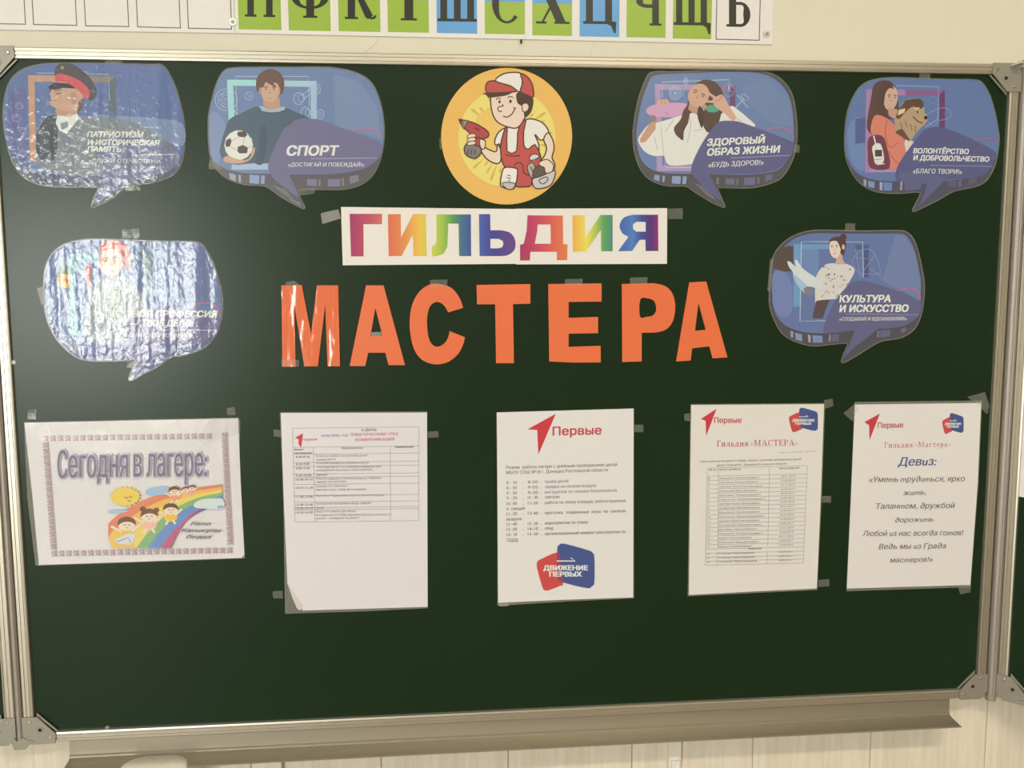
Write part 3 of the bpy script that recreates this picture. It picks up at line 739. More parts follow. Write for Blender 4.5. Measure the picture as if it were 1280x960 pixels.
A.poly(smooth([(190,612),(215,598),(250,612),(300,625),(345,612),(362,560),(378,548),(372,590),(345,625),(290,645),(220,642),(192,632)],3), (196,152,128)); A.part('printed_ball')
A.cline([(962,446),(1020,440),(1085,434),(1110,450),(1138,482)], 7, (196,110,140))
A.poly(smooth([(600,400),(640,378),(700,375),(770,385),(900,432),(1060,490),(1142,528),(1130,600),(1070,658),(980,692),(800,712),(600,712),(598,740),(625,800),(640,850),(590,815),(500,745),(462,690),(458,650),(480,590),(510,510),(550,450)],3), (108,104,158)); A.part('printed_bubble')
A.text('СПОРТ', 566,596, 870,596, 58, WHT, .05, .18); A.line([(715,616),(1112,612)], 3, (180,178,208)); A.text('«ДОСТИГАЙ И ПОБЕЖДАЙ!»', 575,663, 1032,663, 24, WHT, .015, .12); A.part('lettering')

# ---------------- 4: healthy living
z4 = Zm(780, 70, 4.8)
o4 = [(58,480),(68,370),(90,260),(130,150),(170,100),(300,98),(450,93),(600,88),(720,89),(820,95),(900,116),(960,160),(1005,230),(1025,320),(1035,430),(1030,540),(1000,640),(950,720),(880,760),(780,785),(680,788),(562,786),(560,800),(580,850),(602,902),(580,898),(520,870),(430,815),(372,778),(260,775),(170,745),(110,690),(70,590)]
R4_, A, out = bubble(z4, o4, None, None, 'blue speech bubble poster with a girl making a victory sign', None, (88,86,88), None, None, M['gloss_print'], None)
low = smooth([(66,560),(95,625),(150,675),(240,703),(400,706),(560,712),(700,710),(840,702),(940,670),(1015,590)], 5, False)
A.poly(grow(smooth([(75,480),(88,370),(108,270),(145,165),(182,118),(300,108),(450,102),(600,97),(720,98),(815,106),(890,132),(945,175),(988,240),(1008,320),(1018,430),(1015,540),(990,610),(930,680),(830,704),(700,712),(400,706),(240,700),(150,670),(95,600)],3),1), (90,126,192))
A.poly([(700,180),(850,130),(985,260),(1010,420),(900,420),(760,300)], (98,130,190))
windows(A, [([(185,712),(215,716),(212,752),(178,740)],(128,150,196)), ([(232,718),(246,720),(242,758),(230,756)],(128,150,196)), ([(290,720),(342,722),(338,768),(286,764)],(124,152,210)), ([(354,722),(376,722),(372,768),(350,768)],(124,152,210)),
 ([(608,735),(665,735),(662,772),(610,770)],(104,100,148)), ([(720,730),(788,728),(786,772),(720,775)],(104,100,152)), ([(845,718),(890,708),(892,740),(850,752)],(104,100,140)), ([(675,735),(688,735),(684,775),(674,775)],(110,106,120)), ([(556,728),(570,728),(568,770),(554,770)],(120,116,110)), ([(800,728),(812,725),(812,765),(800,768)],(110,106,120)), ([(420,760),(490,790),(560,870),(500,840)],(108,108,118))])
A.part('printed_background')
frame2(A, 185, 168, 668, 690, 34, (178,134,196), (118,70,128), skew=12); A.rect(634,340,670,690,(90,126,192)); A.line([(230,250),(230,157),(628,142),(632,200)], 4, (178,200,228)); A.line([(244,590),(250,670),(410,668)], 4, (178,200,228)); A.part('printed_frame')
A.line(ell(307,222,36,40,20), 4, ic, closed=True); A.line(ell(307,222,26,30,18), 3, ic, closed=True)
for k in range(4): a = k*PI/4; A.line([(307+26*math.cos(a),222+28*math.sin(a)),(307-26*math.cos(a),222-28*math.sin(a))], 3, ic)
A.line([(370,120),(372,190)], 3, ic); A.line([(355,150),(388,140)], 3, ic); A.line([(358,205),(352,245)], 3, ic); A.line(ell(370,150,14,18,10), 3, ic, closed=True)
A.line(ell(628,205,34,38,20), 4, (160,130,200), closed=True); A.line([(628,205),(628,178)], 4, ic); A.line([(628,205),(645,215)], 4, ic)
A.line([(680,235),(745,310)], 5, ic); A.line([(670,310),(720,255)], 5, ic); A.line([(700,240),(730,270),(750,255),(718,225),(700,240)], 4, ic); A.part('printed_icons')
A.poly(smooth([(132,330),(150,305),(200,288),(290,280),(370,284),(385,300),(370,345),(330,365),(240,368),(160,358)],3), (204,150,182)); A.dot(252,338,4,(150,100,130)); A.dot(262,350,4,(150,100,130))
A.poly([(165,352),(190,360),(196,388),(178,395),(160,375)], (150,120,110)); A.part('printed_skateboard')
A.poly(smooth([(84,505),(110,455),(150,410),(200,400),(300,370),(390,345),(450,340),(500,360),(580,350),(640,300),(680,320),(740,370),(785,425),(600,400),(520,460),(420,640),(400,650),(270,655),(240,600),(180,600),(120,570)],3), (216,212,204))
A.poly([(150,410),(175,392),(190,400),(190,440),(130,515),(100,522),(95,500),(130,440)], (198,146,116))
for l in ([(220,420),(235,560),(240,600)],[(390,350),(400,420),(380,520)],[(420,450),(470,440)],[(300,380),(250,450)],[(180,480),(200,560)],[(640,350),(700,390)]): A.cline(l if len(l) > 2 else l+[l[-1]], 4, (180,172,164))
A.poly(smooth([(300,430),(340,380),(355,330),(380,290),(400,210),(440,160),(490,142),(545,155),(590,210),(600,280),(580,360),(560,420),(510,460),(480,430),(450,360),(400,340),(385,400),(360,450),(355,505),(330,490),(310,470)],3), (92,72,64))
A.poly([(395,270),(470,275),(500,300),(470,342),(420,345),(385,320)], (190,142,116)); face(A, 448, 236, 62, 72, (204,158,130), tilt=.45, look=-.05)
A.poly(smooth([(452,300),(480,340),(470,430),(455,410),(440,350)],3), (80,62,56))
A.poly(smooth([(500,300),(530,292),(560,300),(570,325),(545,338),(510,335),(490,320)],3), (84,160,130))
sk = (208,160,132)
A.line([(560,262),(490,210),(478,200)], 15, sk); A.line([(560,278),(500,272),(462,270)], 14, sk); A.poly(smooth([(530,262),(560,240),(590,232),(615,270),(630,300),(650,330),(672,372),(650,388),(610,350),(575,325),(545,300)],3), sk); A.line([(575,262),(585,240),(598,250)], 10, (190,140,112)); A.line([(548,272),(570,262)], 3, (150,100,84))
A.poly(smooth([(200,290),(205,268),(225,262),(250,258),(268,268),(265,290),(235,296)],3), sk); A.line([(225,265),(228,290)], 3, (160,112,92)); A.line([(245,262),(248,288)], 3, (160,112,92))
A.part('printed_portrait')
A.cline([(862,442),(900,430),(965,434),(1000,455),(1018,490)], 8, (186,104,142))
A.poly(smooth([(540,420),(570,396),(600,389),(680,392),(780,425),(900,470),(1000,510),(1020,530),(1000,600),(930,672),(800,704),(620,708),(520,712),(535,750),(560,810),(582,868),(540,840),(470,780),(410,715),(402,690),(415,630),(470,520)],3), (92,90,152)); A.part('printed_bubble')
A.text('ЗДОРОВЫЙ', 498,538, 840,522, 40, WHT, .05, .16); A.text('ОБРАЗ ЖИЗНИ', 498,598, 930,578, 42, WHT, .05, .16); A.line([(640,612),(995,596)], 3, (170,168,205)); A.text('«БУДЬ ЗДОРОВ!»', 505,668, 836,652, 30, WHT, .02, .14); A.part('lettering')

# ---------------- 5: volunteering
z5 = Zm(1040, 80, 4.8)
o5 = [(80,430),(90,320),(120,220),(170,140),(240,100),(350,85),(500,88),(700,95),(850,98),(900,115),(940,180),(970,270),(990,370),(1000,450),(990,540),(970,620),(930,690),(880,725),(800,745),(725,762),(640,810),(560,850),(488,882),(505,840),(530,768),(420,772),(300,768),(220,745),(150,690),(100,600),(82,520)]
R5_, A, out = bubble(z5, o5, None, None, 'blue speech bubble poster at top right, girl hugging a dog', None, (84,82,98), None, None, M['gloss_print'], None)
low = smooth([(84,545),(120,620),(180,672),(270,698),(380,704),(560,706),(700,700),(830,680),(920,640),(985,560)], 5, False)
A.poly(clip_above(out, low), (80,116,190)); A.poly(smooth([(90,420),(130,330),(190,340),(200,480),(190,640),(120,590)],3), (90,130,202)); A.poly([(140,330),(200,320),(205,470),(140,480)], (74,92,170))
windows(A, [([(190,690),(208,696),(204,735),(190,726)],(150,148,170)), ([(216,700),(256,708),(254,745),(218,738)],(110,140,206)), ([(286,708),(304,710),(302,758),(286,756)],(150,160,200)), ([(310,710),(362,712),(360,760),(310,760)],(92,128,204)), ([(410,706),(424,706),(420,758),(408,758)],(150,144,160)),
 ([(435,706),(540,706),(530,752),(434,758)],(92,92,150)), ([(700,702),(750,700),(748,735),(700,740)],(88,86,140)), ([(760,700),(775,698),(775,735),(760,738)],(104,96,130)), ([(820,690),(870,680),(868,705),(820,722)],(96,90,110))])
A.part('printed_background')
frame2(A, 205, 150, 678, 650, 34, (176,108,184), (122,50,124), skew=-8); A.rect(645,400,680,650,(80,116,190)); A.line([(385,130),(640,136),(636,330),(560,380)], 4, (150,170,214)); A.line([(228,600),(230,640),(384,640)], 4, (176,150,210)); A.part('printed_frame')
A.line(smooth([(560,320),(600,285),(650,265),(690,268),(715,300),(690,330),(640,340),(610,370)],4), 3, (130,152,208), closed=True); A.line(ell(605,215,26,20,14), 3, (110,134,200), closed=True); A.part('printed_icons')
A.poly(smooth([(212,330),(235,200),(250,130),(290,100),(345,102),(380,140),(395,200),(400,260),(420,300),(400,340),(350,330),(300,360),(270,430),(235,420),(212,390)],3), (92,70,62))
face(A, 352, 205, 42, 74, (204,160,138), tilt=.12, look=.18)
A.poly(smooth([(300,120),(345,115),(372,150),(345,145),(320,180),(312,260),(325,310),(290,320),(280,200)],3), (88,66,60)); A.poly([(335,265),(390,270),(400,300),(370,330),(340,310)], (190,142,120))
A.poly(smooth([(232,400),(245,330),(270,305),(320,320),(370,360),(400,410),(430,450),(445,500),(430,570),(390,625),(330,625),(300,540),(260,470)],3), (214,122,98)); A.cline([(330,340),(320,420),(345,500),(400,470)], 5, (176,92,76)); A.cline([(400,600),(360,560),(340,520)], 5, (176,92,76))
A.poly([(440,440),(495,470),(470,520),(446,532),(435,480)], (210,196,186))
A.poly(smooth([(222,440),(300,430),(330,500),(345,625),(232,625),(215,540)],3), (116,62,76)); A.line([(250,430),(262,480)], 8, (214,208,200)); A.poly(smooth([(242,495),(290,478),(312,560),(302,595),(262,600),(250,560)],3), (214,208,200)); A.rect(258,515,300,555,(70,74,70)); A.line([(270,603),(315,598)], 6, (210,205,200)); A.line([(255,575),(300,570)], 4, (190,120,130)); A.part('printed_portrait')
A.poly(smooth([(375,330),(400,290),(425,230),(470,208),(530,212),(550,250),(556,290),(575,320),(560,360),(530,385),(500,420),(470,460),(440,440),(390,420),(380,380)],3), (178,146,112))
A.poly(smooth([(425,240),(450,215),(530,210),(550,250),(530,270),(490,255),(460,270),(430,300),(400,330),(385,310)],3), (98,70,54)); A.poly(smooth([(380,410),(420,390),(450,430),(470,460),(445,455),(410,430)],3), (104,78,60))
A.line([(485,315),(515,345),(545,355)], 6, (70,48,42)); A.dot(563,322,11,(50,42,42)); A.dot(512,288,6,(50,40,38)); A.line([(495,270),(525,262)], 6, (220,200,170)); A.poly([(400,275),(440,265),(435,290),(395,310)], (216,186,150))
for l in ([(470,360),(480,400)],[(440,340),(450,380)],[(500,370),(500,410)],[(410,350),(420,390)]): A.line(l, 5, (120,92,70))
A.part('printed_dog')
A.cline([(842,458),(900,450),(975,446),(990,470)], 7, (170,96,142))
A.poly(smooth([(540,410),(580,386),(650,378),(760,415),(880,470),(970,520),(986,548),(950,620),(890,675),(720,692),(680,700),(620,750),(520,856),(545,800),(575,710),(480,705),(395,702),(382,660),(400,600),(460,510)],3), (82,86,154)); A.poly([(400,650),(560,655),(690,680),(620,755),(540,830),(570,720),(420,705)], (90,92,156)); A.part('printed_bubble')
A.text('ВОЛОНТЁРСТВО', 488,535, 818,540, 30, WHT, .045, .16); A.text('И ДОБРОВОЛЬЧЕСТВО', 488,576, 940,586, 30, WHT, .045, .16); A.line([(590,608),(965,614)], 3, (150,150,196)); A.text('«БЛАГО ТВОРИ!»', 485,655, 778,660, 28, WHT, .02, .14); A.part('lettering')

# ---------------- 6: profession, strongly reflecting
z6 = Zm(40, 280, 4.573)
o6 = [(70,350),(75,270),(100,200),(150,140),(230,105),(340,90),(480,92),(620,98),(780,102),(900,103),(965,115),(1005,170),(1045,260),(1070,340),(1085,430),(1082,520),(1060,610),(1010,680),(950,720),(860,750),(790,758),(720,810),(640,850),(578,886),(556,884),(580,820),(602,778),(440,780),(330,778),(260,760),(180,700),(120,620),(85,530),(72,440)]
R6_, A, out = bubble(z6, o6, None, None, 'glossy rippled speech bubble poster at the left, washed out by window glare', None, (104,108,140), None, None, M['wavy_print'], None)
low = smooth([(80,500),(130,590),(210,650),(330,680),(500,690),(700,692),(850,690),(980,670),(1068,590)], 5, False)
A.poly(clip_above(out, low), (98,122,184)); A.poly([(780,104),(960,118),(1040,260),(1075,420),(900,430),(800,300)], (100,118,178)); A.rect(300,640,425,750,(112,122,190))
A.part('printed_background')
frame2(A, 215, 170, 690, 640, 34, (120,172,176), (88,128,168), skew=4); A.rect(150,240,215,290,(98,130,110)); A.part('printed_frame')
A.poly(smooth([(300,640),(310,480),(340,380),(400,310),(520,300),(600,360),(650,460),(640,600),(520,680),(400,690)],3), (146,156,166)); A.poly(smooth([(440,400),(500,380),(530,480),(500,560),(450,520)],3), (130,140,128))
face(A, 450, 215, 70, 84, (212,176,156), tilt=-.1)
A.poly(smooth([(385,150),(400,105),(460,92),(520,110),(560,170),(555,260),(530,240),(515,180),(460,140),(400,160)],3), (206,112,96)); A.poly([(305,240),(340,230),(338,370),(315,380)], (190,110,104)); A.poly([(600,150),(690,160),(680,420),(650,380),(640,220)], (92,128,140))
A.part('printed_portrait'); A.poly([(152,282),(215,290),(213,370),(150,355)], (222,160,74)); A.dot(190,325,14,(180,110,70)); A.part('printed_tools')
A.cline([(910,462),(960,452),(1020,454),(1060,480),(1076,540)], 7, (200,106,128))
A.poly(smooth([(560,560),(640,500),(760,470),(900,490),(1070,540),(1060,600),(985,668),(860,690),(740,700),(690,760),(600,850),(610,780),(560,690),(540,620)],3), (112,106,162)); A.part('printed_bubble')
A.text('ТВОЯ ПРОФЕССИЯ', 540,530, 1053,532, 36, WHT, .05, .16); A.text('— ТВОЁ ДЕЛО', 560,584, 905,584, 36, WHT, .05, .16); A.line([(720,606),(1050,608)], 3, WHT); A.text('«НАЙДИ ПРИЗВАНИЕ!»', 560,646, 920,648, 24, WHT, .02, .14); A.part('lettering')
tape(R6_, z6, [(515,30),(612,26),(615,75),(600,84),(516,82)]); tape(R6_, z6, [(28,368),(68,355),(78,440),(55,466)], milky=True); tape(R6_, z6, q4(545,780,600,825,3))

# ---------------- 7: culture
z7 = Zm(940, 280, 4.8)
o7 = [(108,430),(115,300),(130,200),(180,125),(260,70),(370,42),(500,42),(700,45),(850,42),(920,48),(965,90),(995,170),(1015,260),(1030,350),(1028,450),(1010,550),(970,630),(890,680),(780,698),(700,740),(620,790),(545,830),(550,790),(575,716),(480,718),(370,728),(270,705),(190,660),(140,580),(112,500)]
R7_, A, out = bubble(z7, o7, None, None, 'blue speech bubble poster at the right, woman in a flowered blouse', None, (82,78,84), None, None, M['gloss_print'], None)
low = smooth([(124,500),(160,570),(220,620),(320,650),(440,655),(600,640),(740,628),(860,622),(950,590),(1010,500)], 5, False)
A.poly(smooth([(122,430),(128,300),(142,210),(190,140),(262,84),(370,56),(500,56),(700,58),(850,56),(910,62),(950,100),(980,175),(1000,265),(1014,350),(1012,440),(1004,520),(950,592),(860,622),(740,628),(600,640),(440,655),(320,650),(220,620),(160,570),(128,500)],3), (84,112,186)); A.poly([(860,70),(910,62),(980,175),(1010,350),(1005,460),(900,400),(780,340),(820,200)], (96,122,186)); A.poly(smooth([(125,300),(200,290),(240,380),(240,520),(180,560),(128,480)],3), (100,122,196))
A.poly(smooth([(140,205),(190,140),(248,136),(250,210),(248,285),(130,268)],2), (88,74,68))
windows(A, [([(232,640),(248,646),(246,684),(232,676)],(150,146,160)), ([(258,652),(300,662),(302,704),(262,694)],(118,140,190)), ([(335,664),(352,668),(352,712),(338,708)],(150,150,180)), ([(362,668),(422,670),(424,712),(366,712)],(108,134,196)), ([(462,664),(474,664),(472,706),(460,706)],(130,126,150)), ([(480,662),(525,660),(520,706),(478,706)],(94,92,130)), ([(750,640),(765,638),(764,680),(750,682)],(110,104,116)), ([(770,640),(830,634),(826,676),(770,680)],(94,92,136)), ([(895,626),(925,618),(925,645),(895,656)],(100,96,120))])
A.part('printed_background')
A.poly([(250,120),(480,122),(478,150),(300,150),(296,490),(248,500)], (82,150,212)); A.rect(300,150,400,330,(90,130,200)); A.rect(620,124,700,152,(70,92,160)); A.rect(672,152,700,320,(66,84,150)); A.line([(540,108),(664,108),(668,320)], 4, (170,196,226)); A.line([(480,106),(296,106),(288,584),(440,580)], 4, (170,196,226)); A.part('printed_frame')
A.line(smooth([(640,170),(600,230),(640,290),(700,300),(770,290),(740,190),(700,150)],4), 3, (118,144,206), closed=True); A.line([(620,150),(650,320)], 3, (118,144,206)); A.line([(700,260),(780,320)], 3, (118,144,206)); A.line([(740,180),(650,310)], 3, (118,144,206)); A.line([(610,200),(700,210)], 3, (118,144,206)); A.part('printed_icons')
A.poly([(395,440),(470,445),(440,520),(425,566),(362,566),(375,500)], (88,72,72))
A.poly(smooth([(380,330),(410,270),(450,240),(500,235),(570,240),(615,270),(605,310),(570,370),(530,440),(500,450),(390,460),(380,485),(378,400)],3), (206,198,190))
random.seed(3)
for k in range(42):
    x = random.uniform(400, 590); y = random.uniform(255, 440)
    if x + (y-250)*.45 < 625: A.poly(ell(x, y, random.uniform(4,9), random.uniform(3,6), 6, tilt=random.random()*3), random.choice([(150,140,140),(120,112,116),(172,150,150)]))
A.poly(smooth([(212,225),(232,228),(262,258),(258,222),(270,216),(300,262),(350,300),(420,350),(410,390),(350,375),(330,400),(300,385),(250,320),(246,290),(222,258)],2), (196,206,222)); A.poly(smooth([(246,300),(300,340),(335,380),(330,420),(300,400),(262,350)],3), (140,184,220))
A.poly(smooth([(310,390),(340,375),(370,400),(365,430),(330,430)],3), (120,118,140))
A.poly([(498,195),(540,170),(545,215),(560,240),(500,242),(505,215)], (196,160,142))
A.poly(smooth([(462,110),(480,82),(520,76),(555,90),(566,120),(560,150),(548,190),(530,170),(515,120),(480,110)],3), (84,62,58)); A.dot(548,78,20,(84,62,58))
face(A, 498, 145, 34, 60, (222,196,182), tilt=-.05, look=-.1, smile=False); A.poly(smooth([(468,108),(485,88),(520,90),(545,130),(540,170),(528,140),(510,104),(482,102)],3), (84,62,58)); A.dot(548,138,9,(206,168,150), 16)
A.part('printed_portrait')
A.cline([(862,402),(910,388),(960,386),(990,405),(1012,450)], 8, (190,96,146))
A.poly(smooth([(555,390),(600,350),(680,341),(780,370),(900,410),(1000,460),(1018,490),(1000,550),(950,592),(860,622),(760,628),(700,676),(600,752),(546,806),(575,740),(612,650),(600,640),(520,652),(442,654),(430,620),(455,550),(500,460)],3), (92,90,148)); A.part('printed_bubble')
A.text('КУЛЬТУРА', 525,470, 830,468, 42, WHT, .05, .16); A.text('И ИСКУССТВО', 525,528, 934,526, 42, WHT, .05, .16); A.line([(560,540),(1000,544)], 3, (150,148,190)); A.text('«СОЗДАВАЙ И ВДОХНОВЛЯЙ!»', 523,580, 928,578, 21, WHT, .015, .14); A.part('lettering')
tape(R7_, z7, q4(560,-5,620,45,2)); tape(R7_, z7, [(108,210),(130,212),(112,405),(92,400)]); tape(R2_, z2, [(640,800),(740,790),(735,825),(650,838)]); tape(R2_, z2, [(105,615),(150,640),(180,680),(100,680)]); tape(R4_, z4, q4(1022,530,1056,582,4)); tape(R5_, z5, q4(525,50,590,88,2)); tape(R1, z1, [(720,785),(800,775),(805,815),(715,815)]); tape(R1, z1, [(600,45),(700,50),(700,92),(600,92)])

# ---------------- 3: round poster with a handyman
z3 = Zm(530, 70, 4.8)
R3 = empty('round_poster', center(z3, [(103,70),(889,891)]), 'round orange poster of a cartoon handyman with drill and tool bag', 'poster')
sheet('card', z3, ell(496,481,393,410,72), (230,176,92), M['matte_print'], R3)
A = Art(R3, -.0016, z3, M['matte_print'])
A.poly(ell(498,490,292,296,60), (238,208,106))
for k in range(40):
    a = 2*PI*k/40 + .05
    r0, r1 = (150 + 25*(k % 2)), (262 - 30*((k*7) % 3))
    A.poly([(498+r0*math.cos(a),490+r0*math.sin(a)),(498+r1*math.cos(a-.03),490+r1*math.sin(a-.03)),(498+(r1+18)*math.cos(a),490+(r1+18)*math.sin(a)),(498+r1*math.cos(a+.03),490+r1*math.sin(a+.03))], (208,174,70))
def glow(cx, cy):
    return (232,178,90)
A.poly(ell(420,440,120,130,30), (236,188,92)); A.part('printed_background')
OL = (82,58,44); WS = (226,220,212); SK2 = (232,202,178); RD = (196,78,70)
def shape(loop, col, wd=8, sm=4):
    l = smooth(loop, sm) if sm else loop
    A.poly(l, col); A.line(l, wd, OL, closed=True)
shape([(500,425),(600,385),(650,378),(710,400),(745,445),(742,480),(700,505),(665,470),(690,540),(670,600),(560,620),(470,590),(455,530),(430,535),(425,505),(450,455)], WS)
shape([(345,500),(368,512),(362,545),(430,575),(440,535),(460,560),(460,630),(430,645),(380,620),(345,575),(330,530)], SK2)
shape([(718,500),(745,460),(775,510),(780,560),(768,610),(785,650),(775,700),(742,700),(700,650),(690,640),(722,600),(735,550)], SK2)
shape([(488,430),(500,425),(498,570),(555,570),(562,460),(585,400),(612,385),(598,450),(600,540),(630,558),(665,530),(700,600),(690,660),(650,700),(645,775),(600,785),(545,780),(520,720),(480,660),(462,600),(462,520)], RD, sm=2)
A.line([(490,592),(530,600),(578,598)], 7, OL); A.cline([(540,660),(560,640),(590,650),(600,700),(640,720)], 7, OL)
A.part('printed_body')
shape([(430,160),(400,250),(410,340),(440,395),(500,425),(560,430),(600,380),(612,330),(600,220),(520,200)], SK2)
A.poly(smooth([(555,225),(600,215),(650,245),(655,290),(640,340),(605,370),(598,330),(585,300),(560,280)],3), OL)
shape([(588,295),(612,282),(630,300),(620,328),(595,334)], SK2, 6)
A.poly(smooth([(350,222),(400,222),(470,212),(540,208),(500,235),(420,248),(385,248),(375,235)],3), OL)
shape([(370,185),(385,155),(430,150),(500,170),(560,208),(500,218),(400,222),(375,215)], RD)
shape([(430,150),(470,110),(530,98),(580,105),(590,150),(575,215),(520,180)], WS); shape([(580,105),(625,130),(652,180),(655,245),(620,235),(578,212),(592,160)], RD)
A.line([(432,262),(445,252),(462,258)], 6, OL); A.line([(502,252),(515,242),(535,248)], 6, OL); A.dot(453,275,7,OL,10); A.dot(519,272,8,OL,11)
A.cline([(468,290),(475,300),(450,305),(442,320),(455,333),(468,330)], 6, OL); A.cline([(475,360),(500,366),(530,345),(546,312)], 7, OL); A.line([(535,310),(552,314)], 6, OL); A.part('printed_head')
shape([(210,380),(235,385),(262,390),(300,402),(345,425),(385,455),(385,485),(350,498),(320,500),(250,440),(232,425)], (178,70,66), sm=2)
A.poly([(208,378),(240,385),(228,400)], OL); A.poly([(232,388),(265,392),(240,430),(225,415)], (150,146,140)); A.line([(235,395),(232,422)], 5, OL); A.line([(262,392),(242,430)], 6, OL); A.line([(300,430),(335,445)], 8, (120,40,40))
shape([(318,490),(345,500),(340,560),(315,560),(300,520)], (178,70,66), sm=2)
shape([(255,525),(335,545),(342,580),(310,615),(260,600),(242,570)], (128,118,112), sm=2)
for x in (268,288,308): A.line([(x,560),(x-6,592)], 6, OL)
for y in (478,500,522): shape([(260,y),(285,y-12),(308,y-8),(305,y+8),(265,y+14)], SK2, 5, 3)
shape([(335,500),(368,512),(360,560),(338,545)], SK2, 6, 3); A.part('printed_drill')
shape([(470,690),(490,668),(545,672),(562,690),(548,780),(520,800),(470,785),(458,765)], WS, sm=3); A.poly(smooth([(468,765),(500,758),(545,765),(535,795),(500,798)],3), (190,184,176)); A.line(smooth([(468,765),(500,758),(545,765),(535,795),(500,798)],3), 6, OL, closed=True)
for l in ([(500,715),(520,720)],[(495,730),(522,735)],[(505,745),(518,748)]): A.line(l, 5, OL)
A.part('printed_roll')
shape([(632,610),(650,590),(680,590),(690,605),(668,620),(640,625)], (206,200,190), 6, 3); A.line([(662,620),(645,690)], 10, (150,120,96)); shape([(620,660),(655,640),(672,700),(650,730),(632,715)], (176,164,150), 6, 2); A.line([(640,665),(655,700)], 6, OL); shape([(660,680),(720,640),(735,700),(690,730),(655,735)], (96,84,74), 6, 2)
shape([(650,760),(655,735),(700,722),(780,688),(785,720),(760,775),(700,795),(665,790)], (196,190,184), 7, 3); A.line(smooth([(690,745),(735,725),(742,745),(712,768)],3), 6, OL, closed=True)
shape([(690,640),(735,620),(775,650),(770,690),(745,702),(728,700),(722,670),(700,660)], SK2, 6, 3); A.part('printed_tool_bag')
tape(R3, z3, [(92,490),(104,490),(104,560),(94,560)])

# ---------------- the word on the two-sheet banner
zg = Zm(400, 240, 2.783)
RG = empty('word_banner', center(zg, [(75,52),(1208,255)]), 'white two-sheet paper banner with rainbow letters reading ГИЛЬДИЯ', 'banner')
sheet('right_sheet', zg, [(680,58),(1208,56),(1207,250),(682,252)], (224,216,212), M['matte_print'], RG, yf=-.0009, th=.0005)
sheet('left_sheet', zg, [(73,52),(687,59),(686,250),(79,255)], (226,219,216), M['matte_print'], RG, yf=-.0013, th=.00035)
def ramp(stops):
    def f(x, y):
        for (a, ca), (b_, cb) in zip(stops, stops[1:]):
            if x <= b_: t = max(0, (x-a)/(b_-a)); return tuple(ca[i] + (cb[i]-ca[i])*t for i in range(3))
        return stops[-1][1]
    return f
A = Art(RG, -.0013, zg, M['matte_print'])
rc = [( [(103,76),(216,76),(216,112),(151,112),(152,224),(108,224)], (), [(103,(166,56,98)),(150,(190,66,100)),(216,(206,104,92))]),
 ([(236,77),(281,77),(282,158),(324,77),(368,77),(372,223),(325,223),(323,148),(284,223),(239,223)], (), [(236,(222,104,72)),(300,(228,140,68)),(345,(236,184,66)),(372,(206,194,70))]),
 (smooth([(405,77),(405,78),(525,78),(525,79),(526,223),(525,223),(484,223),(484,222),(482,110),(481,110),(446,110),(446,111),(443,190),(430,215),(400,225),(389,222),(389,190),(401,184),(405,168)],1), (), [(389,(204,200,72)),(430,(150,186,64)),(462,(84,150,78)),(495,(62,108,150)),(526,(56,84,162))]),
 ([(553,77),(592,77),(593,133)] + smooth([(630,133),(662,142),(679,168),(677,200),(655,219),(630,223)],4,False) + [(555,223)], ([(593,163),(622,163),(636,170),(638,182),(634,192),(620,196),(593,196)],), [(553,(66,96,186)),(600,(62,66,160)),(679,(116,62,140))]),
 ([(722,81),(845,82),(846,181),(861,182),(860,237),(824,237),(824,208),(732,208),(730,238),(696,238),(696,184),(709,180),(719,135)], ([(757,113),(802,113),(803,180),(747,180),(756,135)],), [(696,(170,48,92)),(745,(196,62,92)),(800,(222,84,76)),(861,(226,124,66))]),
 ([(878,81),(921,81),(922,160),(976,80),(1018,80),(1018,206),(978,206),(977,132),(924,207),(880,208)], (), [(878,(232,166,62)),(925,(244,208,74)),(960,(168,190,74)),(990,(86,156,90)),(1018,(72,136,116))]),
 ([(1176,79),(1177,205),(1133,205),(1132,166),(1112,166),(1086,205),(1037,206),(1073,156)] + smooth([(1052,144),(1042,118),(1056,90),(1088,79)],4,False), ([(1133,104),(1102,103),(1089,112),(1089,128),(1100,138),(1133,138)],), [(1037,(52,96,186)),(1090,(70,124,200)),(1120,(58,74,160)),(1150,(84,44,128)),(1177,(150,44,104))])]
for loop, holes, st in rc:
    xs = [p[0] for p in loop]; A.grad(loop, ramp(st), min(xs), max(xs), 16, holes); A.part('letter')
tape(RG, zg, [(2,74),(64,60),(72,92),(8,112)], milky=True); tape(RG, zg, [(1210,58),(1262,56),(1262,94),(1212,94)])

